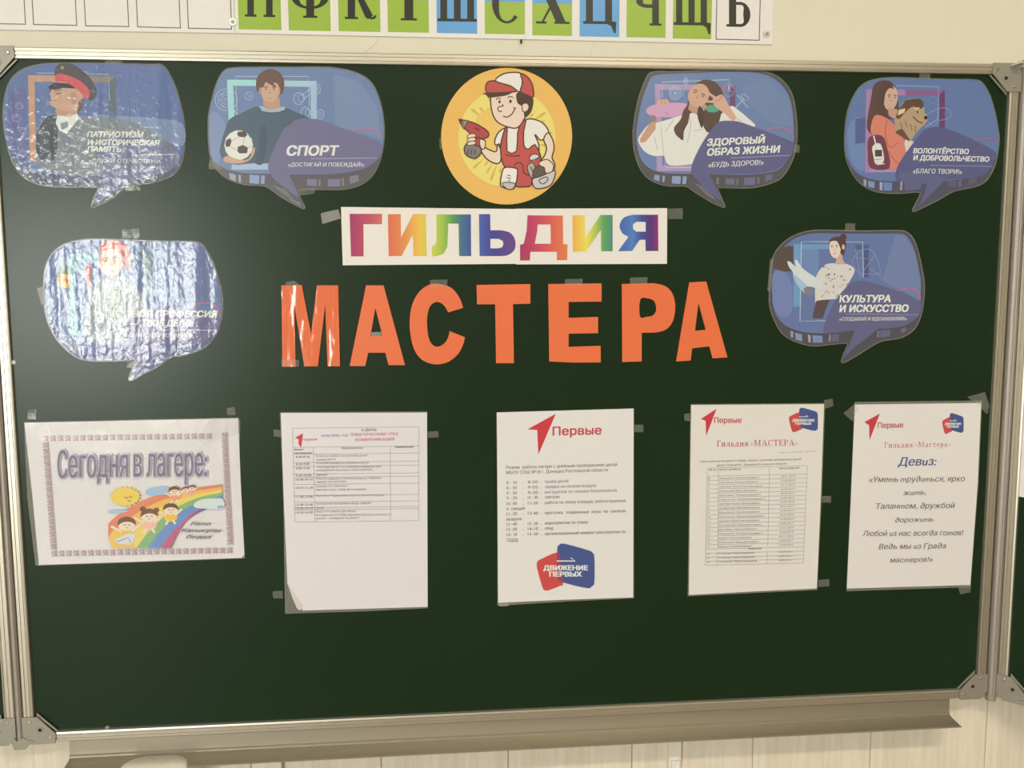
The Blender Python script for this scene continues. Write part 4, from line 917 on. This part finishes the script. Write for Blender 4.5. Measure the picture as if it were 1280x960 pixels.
# ---------------- orange cut-out letters
za = Zm(330, 330, 4.129); zb = Zm(620, 330, 4.129); z0 = lambda x, y: (x, y)
LT = [('М', za, [(90,110),(195,109),(243,362),(274,110),(383,110),(392,528),(328,528),(316,208),(278,528),(208,528),(157,214),(163,530),(95,530)], (), 'first of the word, glossy with tape at its foot'),
 ('А', za, [(527,110),(617,110),(728,522),(643,522),(626,458),(538,458),(522,527),(442,527)], [(575,228),(612,372),(549,372)], 'second of the word, after the М'),
 ('С', za, smooth([(1028,226),(1008,172),(965,122),(900,103),(850,108),(800,145),(765,210),(752,290),(757,370),(775,440),(810,490),(860,514),(910,517),(960,500),(1005,460),(1030,410),(1037,378)],4,False) + smooth([(958,346),(948,385),(925,415),(895,427),(868,415),(850,380),(842,320),(843,270),(855,222),(880,199),(905,198),(930,215),(951,250)],4,False), (), 'third of the word'),
 ('Т', z0, [(595.7,356.2),(663,355),(663,379.6),(641.3,380.2),(642.4,454),(620.1,454),(619,380.4),(596.4,380.4)], (), 'fourth of the word'),
 ('Е', zb, [(270,103),(545,100),(545,194),(375,196),(375,278),(527,273),(527,357),(375,360),(375,428),(540,422),(541,508),(400,509),(275,503)], (), 'fifth of the word'),
 ('Р', zb, [(650,103)] + smooth([(815,99),(870,112),(907,146),(924,200),(922,260),(905,310),(870,342),(822,354)],4,False) + [(752,355),(752,503),(652,506)], smooth([(745,182),(785,178),(815,190),(827,222),(824,248),(808,267),(780,272),(743,272)],3), 'sixth of the word'),
 ('А', zb, [(998,95),(1085,90),(1195,482),(1118,487),(1102,425),(1013,435),(1005,498),(930,503)], [(1045,200),(1083,340),(1027,345)], 'last of the word, tilted and raised slightly')]
for i, (ch, zz, loop, hole, lab) in enumerate(LT):
    b = MB(); b.prism([P(*zz(x, y), -.0022) for x, y in loop], (0, .0016, 0), [[P(*zz(x, y), -.0022) for x, y in hole]] if hole else [])
    o = b.build('cutout_letter', M['orange_shiny' if i == 0 else 'orange'])
    c = center(zz, loop)
    for v in o.data.vertices: v.co -= Vector(c)
    o.location = c
    tag(o, 'orange cut-out card letter %s, %s' % (ch, lab), 'letter', 'orange cut-out letters')
    if i == 0:
        tape(o, za, [(88,492),(180,496),(180,530),(90,532)], y=-.0026); tape(o, za, [(204,486),(216,486),(216,532),(205,532)], y=-.0026); tape(o, za, [(110,92),(160,88),(190,112),(112,114)], y=-.0026)
    if i in (2, 4, 5):
        (tx, ty), tz = {2:(900,96),4:(400,92),5:(735,84)}[i], zz
        tape(o, tz, [(tx-45,ty-14),(tx+48,ty-16),(tx+44,ty+22),(tx-42,ty+20)], y=-.0026)
    if i == 1: tape(o, za, [(552,352),(612,350),(612,372),(552,374)], y=-.0008, milky=True)
# ================================================================== papers along the lower row
def paper(name, zm, loop, col, label, cat='paper', mt='paper_print', group=None, margin=None, yf=-.0014):
    root = empty(name, center(zm, loop), label, cat, group)
    sheet('sheet', zm, loop, col, M[mt], root, yf=yf, th=.0004)
    if margin: sheet('clear_sleeve', zm, margin, None, M['film'], root, yf=yf+.00045, th=.0004)
    return root, Art(root, yf, zm, M[mt])
def arrow_logo(A, pts, wx0, wy0, wx1, wy1, h, c=(206,56,62), cw=(196,66,78)):
    A.poly(pts, c); A.part('arrow_emblem'); A.text('Первые', wx0, wy0, wx1, wy1, h, cw, .03); A.part('lettering')
def badge(A, m, t1, t2, small=False):
    """m maps the unit badge (0..250, 0..200) to the sheet"""
    rd = smooth([(0,95),(4,75),(20,65),(85,38),(105,60),(112,170),(100,180),(55,198),(38,200),(26,190),(8,130)],3); bl = smooth([(88,22),(96,6),(118,0),(220,28),(240,40),(247,62),(247,165),(236,182),(215,190),(110,165),(92,150),(86,120)],3)
    A.poly([m(*p) for p in rd], (206,72,70)); A.poly([m(*p) for p in bl], (66,84,150)); A.poly([m(*p) for p in smooth([(88,40),(100,50),(112,165),(92,152),(86,120)],2)], (150,66,96))
    A.line([m(85,74), m(165,74), m(145,60)], 5 if not small else 3, WHT); A.part('badge_emblem')
    (a, b_), (c, d) = m(30,113), m(218,113); A.text(t1, a, b_, c, d, abs(m(0,113)[1]-m(0,93)[1]), WHT, .06, 0)
    (a, b_), (c, d) = m(55,140), m(192,140); A.text(t2, a, b_, c, d, abs(m(0,140)[1]-m(0,120)[1]), WHT, .06, 0); A.part('lettering')
INK = (112,106,112)

# ---- landscape sheet with rainbow picture
s1 = Zm(20, 500, 4.267)
RA, A = paper('landscape_sheet', s1, [(45,122),(600,110),(1185,98),(1200,480),(1218,825),(1205,842),(660,862),(122,880),(88,520)], (216,210,204), 'landscape paper with rainbow picture reading Сегодня в лагере, lower left', mt='crinkled_print', group='papers along the lower row',
 margin=[(42,118),(1186,93),(1196,115),(1192,300),(1222,845),(600,868),(104,884),(60,520)])
OR = (180,150,154)
def motif(x, y, s=1.0, c=OR):
    A.line(ell(x-6*s, y-6*s, 8*s, 7*s, 8), 5, c, closed=True); A.poly([(x-2*s,y-14*s),(x+14*s,y-16*s),(x+12*s,y-4*s)], c); A.line([(x-14*s,y+12*s),(x,y+8*s),(x+14*s,y+13*s)], 7, c); A.dot(x+8*s, y+2*s, 6*s, c)
for k in range(23): t = k/22; motif(160+t*870, 206-t*13)
for k in range(25): t = k/24; motif(205+t*935, 820-t*18, 1)
for k in range(17): t = (k+1)/18; motif(156+t*46, 206+t*612)
for k in range(18): t = k/18; motif(1112+t*32, 190+t*600)
A.part('printed_border')
for bold, c in ((.055,(196,188,200)), (.026,(126,114,138))):
    A.text('С', 222,418, 272,416, 148, c, bold, 0); A.text('егодня', 280,414, 596,410, 158, c, bold, 0); A.text('в', 628,410, 670,409, 162, c, bold); A.text('лагере:', 698,409, 1018,406, 164, c, bold)
    if bold > .05: A.n += 2
A.part('lettering')
def band(pts0, pts1, col): A.poly(smooth(pts0, 5, False) + list(reversed(smooth(pts1, 5, False))), col)

cur = [[(492,660),(560,600),(700,525),(880,482),(1098,450)], [(492,735),(580,650),(720,560),(900,497),(1098,464)], [(510,790),(620,690),(760,580),(920,515),(1098,478)], [(640,790),(720,690),(830,590),(960,525),(1100,492)], [(700,790),(770,700),(870,600),(980,545),(1100,508)], [(770,790),(830,710),(900,640),(960,590),(1100,530)], [(825,792),(860,720),(905,650),(975,600),(1080,560)]]
for i, c in enumerate([(222,128,96),(236,176,84),(228,200,98),(134,176,112),(104,142,200),(84,100,168)]): band(cur[i], cur[i+1], c)
band(cur[5], [(825,792),(860,720),(905,650),(975,590),(985,585)], (192,96,128)); A.poly([(492,735),(510,790),(640,790),(600,700),(520,690)], (236,184,84))
A.poly(smooth([(690,490),(720,468),(800,462),(830,490),(790,505),(710,508)],3), (150,184,220)); A.poly(smooth([(948,556),(990,530),(1060,525),(1105,530),(1105,580),(1030,580),(960,575)],3), (200,214,228)); A.rect(1075,563,1106,578,(140,168,208)); A.poly(smooth([(495,590),(560,585),(600,592),(560,602),(500,602)],3), (160,190,220)); A.part('printed_rainbow')
for k in range(20): a = 2*PI*k/20; A.poly([(583+62*math.cos(a-.1),515+40*math.sin(a-.1)),(583+100*math.cos(a),515+62*math.sin(a)),(583+62*math.cos(a+.1),515+40*math.sin(a+.1))], (238,206,96))
A.dot(583,515,76,(236,196,84),48); A.line([(575,515),(590,525),(600,515)], 5, (150,110,60)); A.line([(605,513),(620,520)], 5, (150,110,60)); A.line([(595,535),(612,542)], 5, (150,110,60)); A.part('printed_sun')
HC = (124,84,62); FC = (240,206,178)
for (x, y, r, shirt, hc) in ((590,665,46,(236,186,80),HC),(710,620,44,(240,180,150),HC),(825,585,38,(226,186,64),(104,84,54)),(845,488,30,(230,150,120),HC),(905,478,18,(240,170,130),HC),(938,470,18,(236,150,140),HC)):
    A.poly(smooth([(x-r*.7,y+r*.3),(x+r*.7,y+r*.3),(x+r*.9,y+r*1.3),(x,y+r*1.7),(x-r*.9,y+r*1.3)],3), shirt); A.line([(x-r*.6,y+r*.8),(x-r*1.8,y+r*.2)], r*.28, FC); A.line([(x+r*.6,y+r*.8),(x+r*1.6,y-r*.1)], r*.28, FC)
    A.line([(x-r*.3,y+r*1.5),(x-r*.7,y+r*2.1)], r*.3, FC); A.line([(x+r*.3,y+r*1.5),(x+r*.7,y+r*2.0)], r*.3, FC)
    A.dot(x, y, r, FC, r*.72); A.poly(smooth([(x-r*1.05,y+r*.1),(x-r*.9,y-r*.6),(x,y-r*.95),(x+r*.9,y-r*.6),(x+r*1.05,y),(x+r*.6,y-r*.25),(x,y-r*.35),(x-r*.6,y-r*.2)],3), hc)
    A.line([(x-r*.4,y+r*.05),(x-r*.2,y),(x-r*.05,y+r*.05)], 3.5, HC); A.line([(x+r*.15,y+r*.05),(x+r*.3,y),(x+r*.45,y+r*.05)], 3.5, HC); A.line([(x-r*.1,y+r*.35),(x+r*.2,y+r*.35)], 3.5, (190,110,90))
A.dot(676,582,16,HC,14); A.dot(748,588,16,HC,14); A.poly([(525,745),(600,710),(640,715),(615,775),(540,765)], (206,206,206)); A.line([(540,755),(600,735),(610,760)], 4, (120,120,140)); A.part('printed_children')
for t_, x0, x1, y in (('Лето',928,1036,668),('Каникулы',884,1088,704),('Отдых',906,1040,738)): A.text(t_.replace('т','m').replace('и','u'), x0,y, x1,y, 17, (110,96,104), .03, .35)
A.part('lettering')
tape(RA, s1, [(62,55),(108,48),(106,104),(62,104)]); tape(RA, s1, [(1122,45),(1166,36),(1172,80),(1128,82)]); tape(RA, s1, [(1040,95),(1186,95),(1188,180),(1120,200),(1000,240),(960,200)], y=-.0019)

# ---- day plan with a table
s2 = Zm(340, 500, 3.427)
RB, A = paper('day_plan_sheet', s2, [(38,56),(664,54),(667,886),(400,894),(132,902),(66,782),(50,420)], (216,209,204), 'white paper with a day plan table, lower left corner curled', group='papers along the lower row',
 margin=[(33,52),(665,49),(668,892),(400,905),(56,916),(48,420)])
b = MB(); c_ = [P(*s2(x, y), -.0019) for x, y in ((64,780),(100,835),(134,884),(122,902),(108,895),(88,850))]; b.prism(c_, (0,.0004,0), col=alb((206,196,188))); b.build('curled_corner', M['paper_print'], RB)
arrow_logo(A, [(133,142),(125,205),(113,188),(114,168),(98,162)], 132,175, 194,172, 10)
def grid(A, xs, ys, x0, x1, slope, col=(158,150,150), wd=1.6):
    for y in ys: A.line([(x0, y), (x1, y+slope)], wd, col)
ys = [121,203,233,268,285,318,332,362,410,438,462,471,523]
lt = lambda y: 88 + (y-121)*.026; sl = -7
for y in ys: A.line([(lt(y), y), (629, y-6)], 1.8, (150,142,144))
A.line([(88,121),(98,523)], 1.8, (150,142,144)); A.line([(629,115),(629,513)], 1.8, (150,142,144)); A.line([(177,202),(184,520)], 1.8, (150,142,144)); A.line([(507,199),(508,515)], 1.8, (150,142,144)); A.part('printed_table')
A.text('5 ДЕНЬ', 384,133, 448,132, 10, (90,84,92), .03); A.text('10.06.2026, год', 210,158, 325,155, 11, (130,110,176), .02, .2); A.text('ТЕМАТИЧЕСКИЙ ТРЕК', 332,154, 540,151, 12, (198,76,90), .02, .2); A.text('КОММУНИКАЦИЯ', 356,176, 522,173, 12, (198,76,90), .02, .2)
A.text('Время', 96,216, 134,215, 8, INK, .03, .2); A.text('проведения', 96,231, 170,230, 8, INK, .03, .2); A.text('Мероприятие', 298,210, 388,209, 8, INK, .02, .2); A.text('Примечание', 526,205, 606,204, 8, INK, .03, .2)
rows = [('8.30-8.50',248,'Встреча, приём и заполнение детей',408,244),('','', 'Зарядка детей',272,260),('8.50-9.05',279,'Утренняя зарядка на свежем воздухе',414,275),('9.05-9.20',297,'- Инструктаж по ТБ «Правила поведения при',466,292),('','', 'проведении массовых мероприятий»',432,305),('9.20-10.00',328,'Завтрак',238,326),
 ('10.00-10.15',345,'Минутка здоровья «Солнечный день». Утренняя',466,341),('','', 'зарядка, при свете дня',316,355),('10.15-11.20',381,'Конкурс «О спасении»',322,374),('','', 'Мастер-класс «Мир фотографий»',404,389),('11.20-12.40',419,'Прогулка. Подвижные игры на свежем воздухе',480,414),('12.40-13.30',453,'Конкурсная программа «Будь здоров»',426,448),
 ('13.30-14.10',468,'Обед',222,468),('14.10-14.30',486,'Игра «Что важно для меня»',360,482),('','', 'Инструктаж по ПДД «Безопасный путь в школу и',504,497),('','', 'домой» - поведение на дороге',372,511)]
for a, ya, t_, x1, y in rows:
    if a: A.text(a, 102, ya, 102+len(a)*6.6, ya-1, 9, (110,104,110), .02)
    A.text(t_, 188, y, x1, y-3, 9, (140,134,138), .02 if t_ in ('Завтрак','Обед') else 0)
A.part('lettering'); tape(RB, s2, [(5,125),(42,130),(40,160),(8,156)]); tape(RB, s2, [(668,135),(712,133),(714,160),(668,162)]); tape(RB, s2, [(2,820),(45,816),(46,850),(5,850)])

# ---- camp schedule with two emblems
s3 = Zm(600, 490, 3.427)
RC, A = paper('schedule_sheet', s3, [(72,88),(658,71),(656,880),(360,890),(78,903)], (219,213,204), 'white paper schedule with red arrow above and red-blue badge below', group='papers along the lower row', margin=[(70,86),(660,70),(660,884),(400,896),(74,916),(74,500)])
arrow_logo(A, [(325,93),(250,268),(245,163),(203,160)], 312,186, 520,181, 37)

A.text('Режим  работы лагеря с дневным пребыванием детей', 112,330, 587,317, 14, (92,86,92), .02); A.text('МБОУ СОШ №18 г. Донецка Ростовской области', 112,352, 547,340, 14, (92,86,92), .02)
for l, m_, r_, y, x1 in (('8 - 30','8-50','приём детей',395,378),('8 - 50','9-05','зарядка на свежем воздухе',417,497),('9 - 05','9-20','инструктаж по технике безопасности',440,585),('9 - 20','10 - 00','завтрак',461,342),('10- 00','11-20','работа по плану отрядов, работа кружков',485,624),('11 -20','12-40','прогулка,  подвижные  игры  на  свежем',529,624),('12 -40','13 -30','мероприятия по плану',573,463),('13 -30','14-10','обед',595,314),('14 - 10','14 -30','организационный момент (инструктаж по',618,624)):
    A.text(l, 114,y, 158,y-2, 13, INK, .012); A.text('-', 180,y-2, 188,y-2, 7, INK, 0); A.text(m_, 205,y-3, 248,y-4, 13, INK, .012); A.text('-', 258,y-4, 265,y-4, 7, INK, 0); A.text(r_, 278,y-5, x1,y-5-(x1-278)*.026, 13, INK, .012)
A.text('и  секций', 114,507, 192,504, 13, INK, .012); A.text('воздухе', 114,551, 178,549, 13, INK, .012); A.text('ПДД)', 116,641, 162,640, 13, INK, .012); A.part('lettering')
badge(A, lambda x, y: (243+x, 650+y), 'ДВИЖЕНИЕ', 'ПЕРВЫХ')

tape(RC, s3, [(80,903),(122,902),(122,918),(82,918)], milky=True); tape(RC, s3, [(662,140),(700,140),(700,172),(662,172)])

# ---- list of the group
s4 = Zm(850, 490, 3.555)
RD_, A = paper('name_list_sheet', s4, [(50,58),(640,54),(625,480),(608,873),(330,886),(40,902),(44,500)], (217,210,198), 'white paper with a long numbered list under red heading Гильдия «МАСТЕРА»', group='papers along the lower row', margin=[(46,54),(645,49),(630,480),(610,880),(330,893),(34,908),(40,500)])
arrow_logo(A, [(163,74),(116,196),(114,128),(92,120)], 152,137, 273,137, 24)
badge(A, lambda x, y: (484+x*.52, 70+y*.54), 'ДВИЖЕНИЕ', 'ПЕРВЫХ', True)
A.serif('Гильдия «МАСТЕРА»', 164,243, 524,238, 27, (198,84,92), T=.16, th=.06, gap=.14); A.text('Приказ от 01.06.2026 года № 25', 442,272, 604,266, 6, (150,142,140), 0, .2)
A.text('Списочный состав детей 2 отряда, лагеря с дневным пребыванием детей', 88,313, 538,302, 8.5, (120,112,110), .02); A.text('МБОУ СОШ №18 г. Донецка Ростовской области', 165,331, 472,322, 8.5, (120,112,110), .02); A.part('lettering')
gy = [338] + [374 + i*19.05 for i in range(17)] + [698, 717, 735, 752, 770]
tb = (168,158,152)
for y in gy: A.line([(120 - (y-338)*.016, y), (565 - (y-338)*.038, y-10)], 1.7, tb)
A.line([(121,338),(113,770)], 1.7, tb); A.line([(566,328),(548,760)], 1.7, tb); A.line([(171,337),(168,690)], 1.7, tb); A.line([(165,712),(163,768)], 1.7, tb); A.line([(398,332),(390,684)], 1.7, tb); A.line([(387,706),(385,762)], 1.7, tb); A.part('printed_table')
A.text('№ п/п', 130,350, 164,349, 8, (120,112,110), .02); A.text('Ф.И.О. ребёнка', 176,349, 270,346, 8, (120,112,110), .02); A.text('Дата рождения', 440,343, 530,340, 8, (120,112,110), .02)
nl = [172,170,192,168,184,202,182,182,180,200,180,192,172,196,148,180,150]
for i, wv in enumerate(nl):
    y = 387 + i*19.05
    A.text(str(i+1), 124-i*.3,y, 132-i*.3+(5 if i > 8 else 0),y, 7, (140,132,128), 0)
    A.text(['Михаил Николаевич','Никита Алексеевич','Артём Константинович','Алексей Михайлович'][i % 4], 176-i*.4,y, 176-i*.4+wv,y-4, 8, (140,132,128), 0); A.text('%02d.%02d.201%d' % (5+i*7 % 24, 1+i*5 % 12, 4+i % 4), 449-i*.6,y-8, 512-i*.6,y-10, 7.5, (140,132,128), 0)
A.text('Вожатые', 305,700, 362,698, 8, (130,120,118), .02)
for i, y in enumerate((722,741,759)): A.text(str(18+i), 120,y, 131,y, 7, (140,132,128), 0); A.text('Ульяна Николаевна', 168,y-1, 168+(160,164,174)[i],y-4, 8, (140,132,128), 0); A.text('14.09.2011', 438,y-7, 498,y-9, 7.5, (140,132,128), 0)
A.part('lettering'); tape(RD_, s4, [(640,36),(678,30),(682,62),(645,75)]); tape(RD_, s4, [(632,462),(672,462),(672,492),(632,492)]); tape(RD_, s4, [(615,835),(664,832),(664,864),(615,866)]); tape(RD_, s4, [(18,98),(44,94),(44,130),(20,128)])

# ---- motto
s5 = Zm(1040, 490, 3.557)
RE_, A = paper('motto_sheet', s5, [(102,56),(663,49),(648,400),(615,858),(66,874),(84,480)], (219,211,201), 'white paper with a handwritten-style motto under the blue word Девиз', group='papers along the lower row', margin=[(100,44),(668,38),(652,400),(616,868),(64,886),(82,480)])
arrow_logo(A, [(213,96),(167,214),(165,148),(144,134)], 204,160, 316,158, 24, (204,60,62))
badge(A, lambda x, y: (490+x*.385, 94+y*.46), 'ДВИЖЕНИЕ', 'ПЕРВЫХ', True)
A.serif('Гильдия «Мастера»', 233,248, 527,243, 24, (196,104,114), T=.14, th=.06, gap=.16)
cs = lambda t_: t_.replace('т','m').replace('и','u').replace('д','∂').replace('п','n')
A.text(cs('Девиз:'), 294,328, 460,326, 38, (56,78,144), .028, .22)
for t_, x0, x1, y, h in (('«Уметь трудиться, ярко',164,588,400,25),('жить,',316,416,459,24),('Талантом, дружбой',192,542,519,25),('дорожить',280,448,579,22),('Любой из нас всегда готов!',136,580,640,24),('Ведь мы из Града',208,504,698,24),('мастеров!»',258,446,757,22)):
    A.text(cs(t_), x0,y+1, x1,y-3, h, (104,92,88), .018, .24)
A.part('lettering'); tape(RE_, s5, [(600,22),(680,0),(700,60),(690,100),(640,50)], y=-.0019); tape(RE_, s5, [(50,95),(98,55),(120,70),(90,130)], y=-.0019); tape(RE_, s5, [(560,868),(618,860),(616,890),(570,900)])

# ---- paper on the swung-out wing
nW = (TW.to_3x3() @ Vector((0,-1,0))).normalized(); oW = TW @ Vector((0,-.0008,0))
def PW(u, v):
    d = ray(u, v); return CAM_LOC + d * ((oW - CAM_LOC).dot(nW) / d.dot(nW))
bl = TW.inverted() @ PW(1272.3, 620.5); tl = TW.inverted() @ PW(1279.8, 455)
dx = (tl.x-bl.x)/(tl.z-bl.z)
b = MB(); b.prism([TW @ Vector((bl.x, -.0008, bl.z)), TW @ Vector((bl.x+.21, -.0008, bl.z-.003)), TW @ Vector((bl.x+.21+dx*.297, -.0008, bl.z+.294)), TW @ Vector((bl.x+dx*.297, -.0008, bl.z+.297))], -nW*-.0004, col=alb((232,224,212)))
o = b.build('wing_sheet', M['paper_print']); c = TW @ Vector((bl.x+.105, -.0008, bl.z))
for v in o.data.vertices: v.co -= c
o.location = c; tag(o, 'edge of a white paper stuck on the swung-out right wing', 'paper')

# ---- small marks left on the board
def speck(name, u, v, r, label, mt, dome=True, grp=None):
    c = P(u, v, -.0002); b = MB(); b.cyl((0,0,0), (0,-1,0), r, r*.5, 14, r*.55); o = b.build(name, mt); o.location = c
    tag(o, label, {'putty_dot':'putty','board_stud':'screw'}[name], grp)
M['putty'] = mat('white_putty', (235,235,228), .7)
speck('putty_dot', 16.8, 453, .0034, 'small round white putty dot by the left frame rail', M['putty'])
speck('board_stud', 134, 910, .0036, 'small grey stud on the lower frame rail, left end', M['bracket'])
for o in list(COL.objects):
    if o.name == 'lettering' and o.type == 'FONT': bpy.data.objects.remove(o)
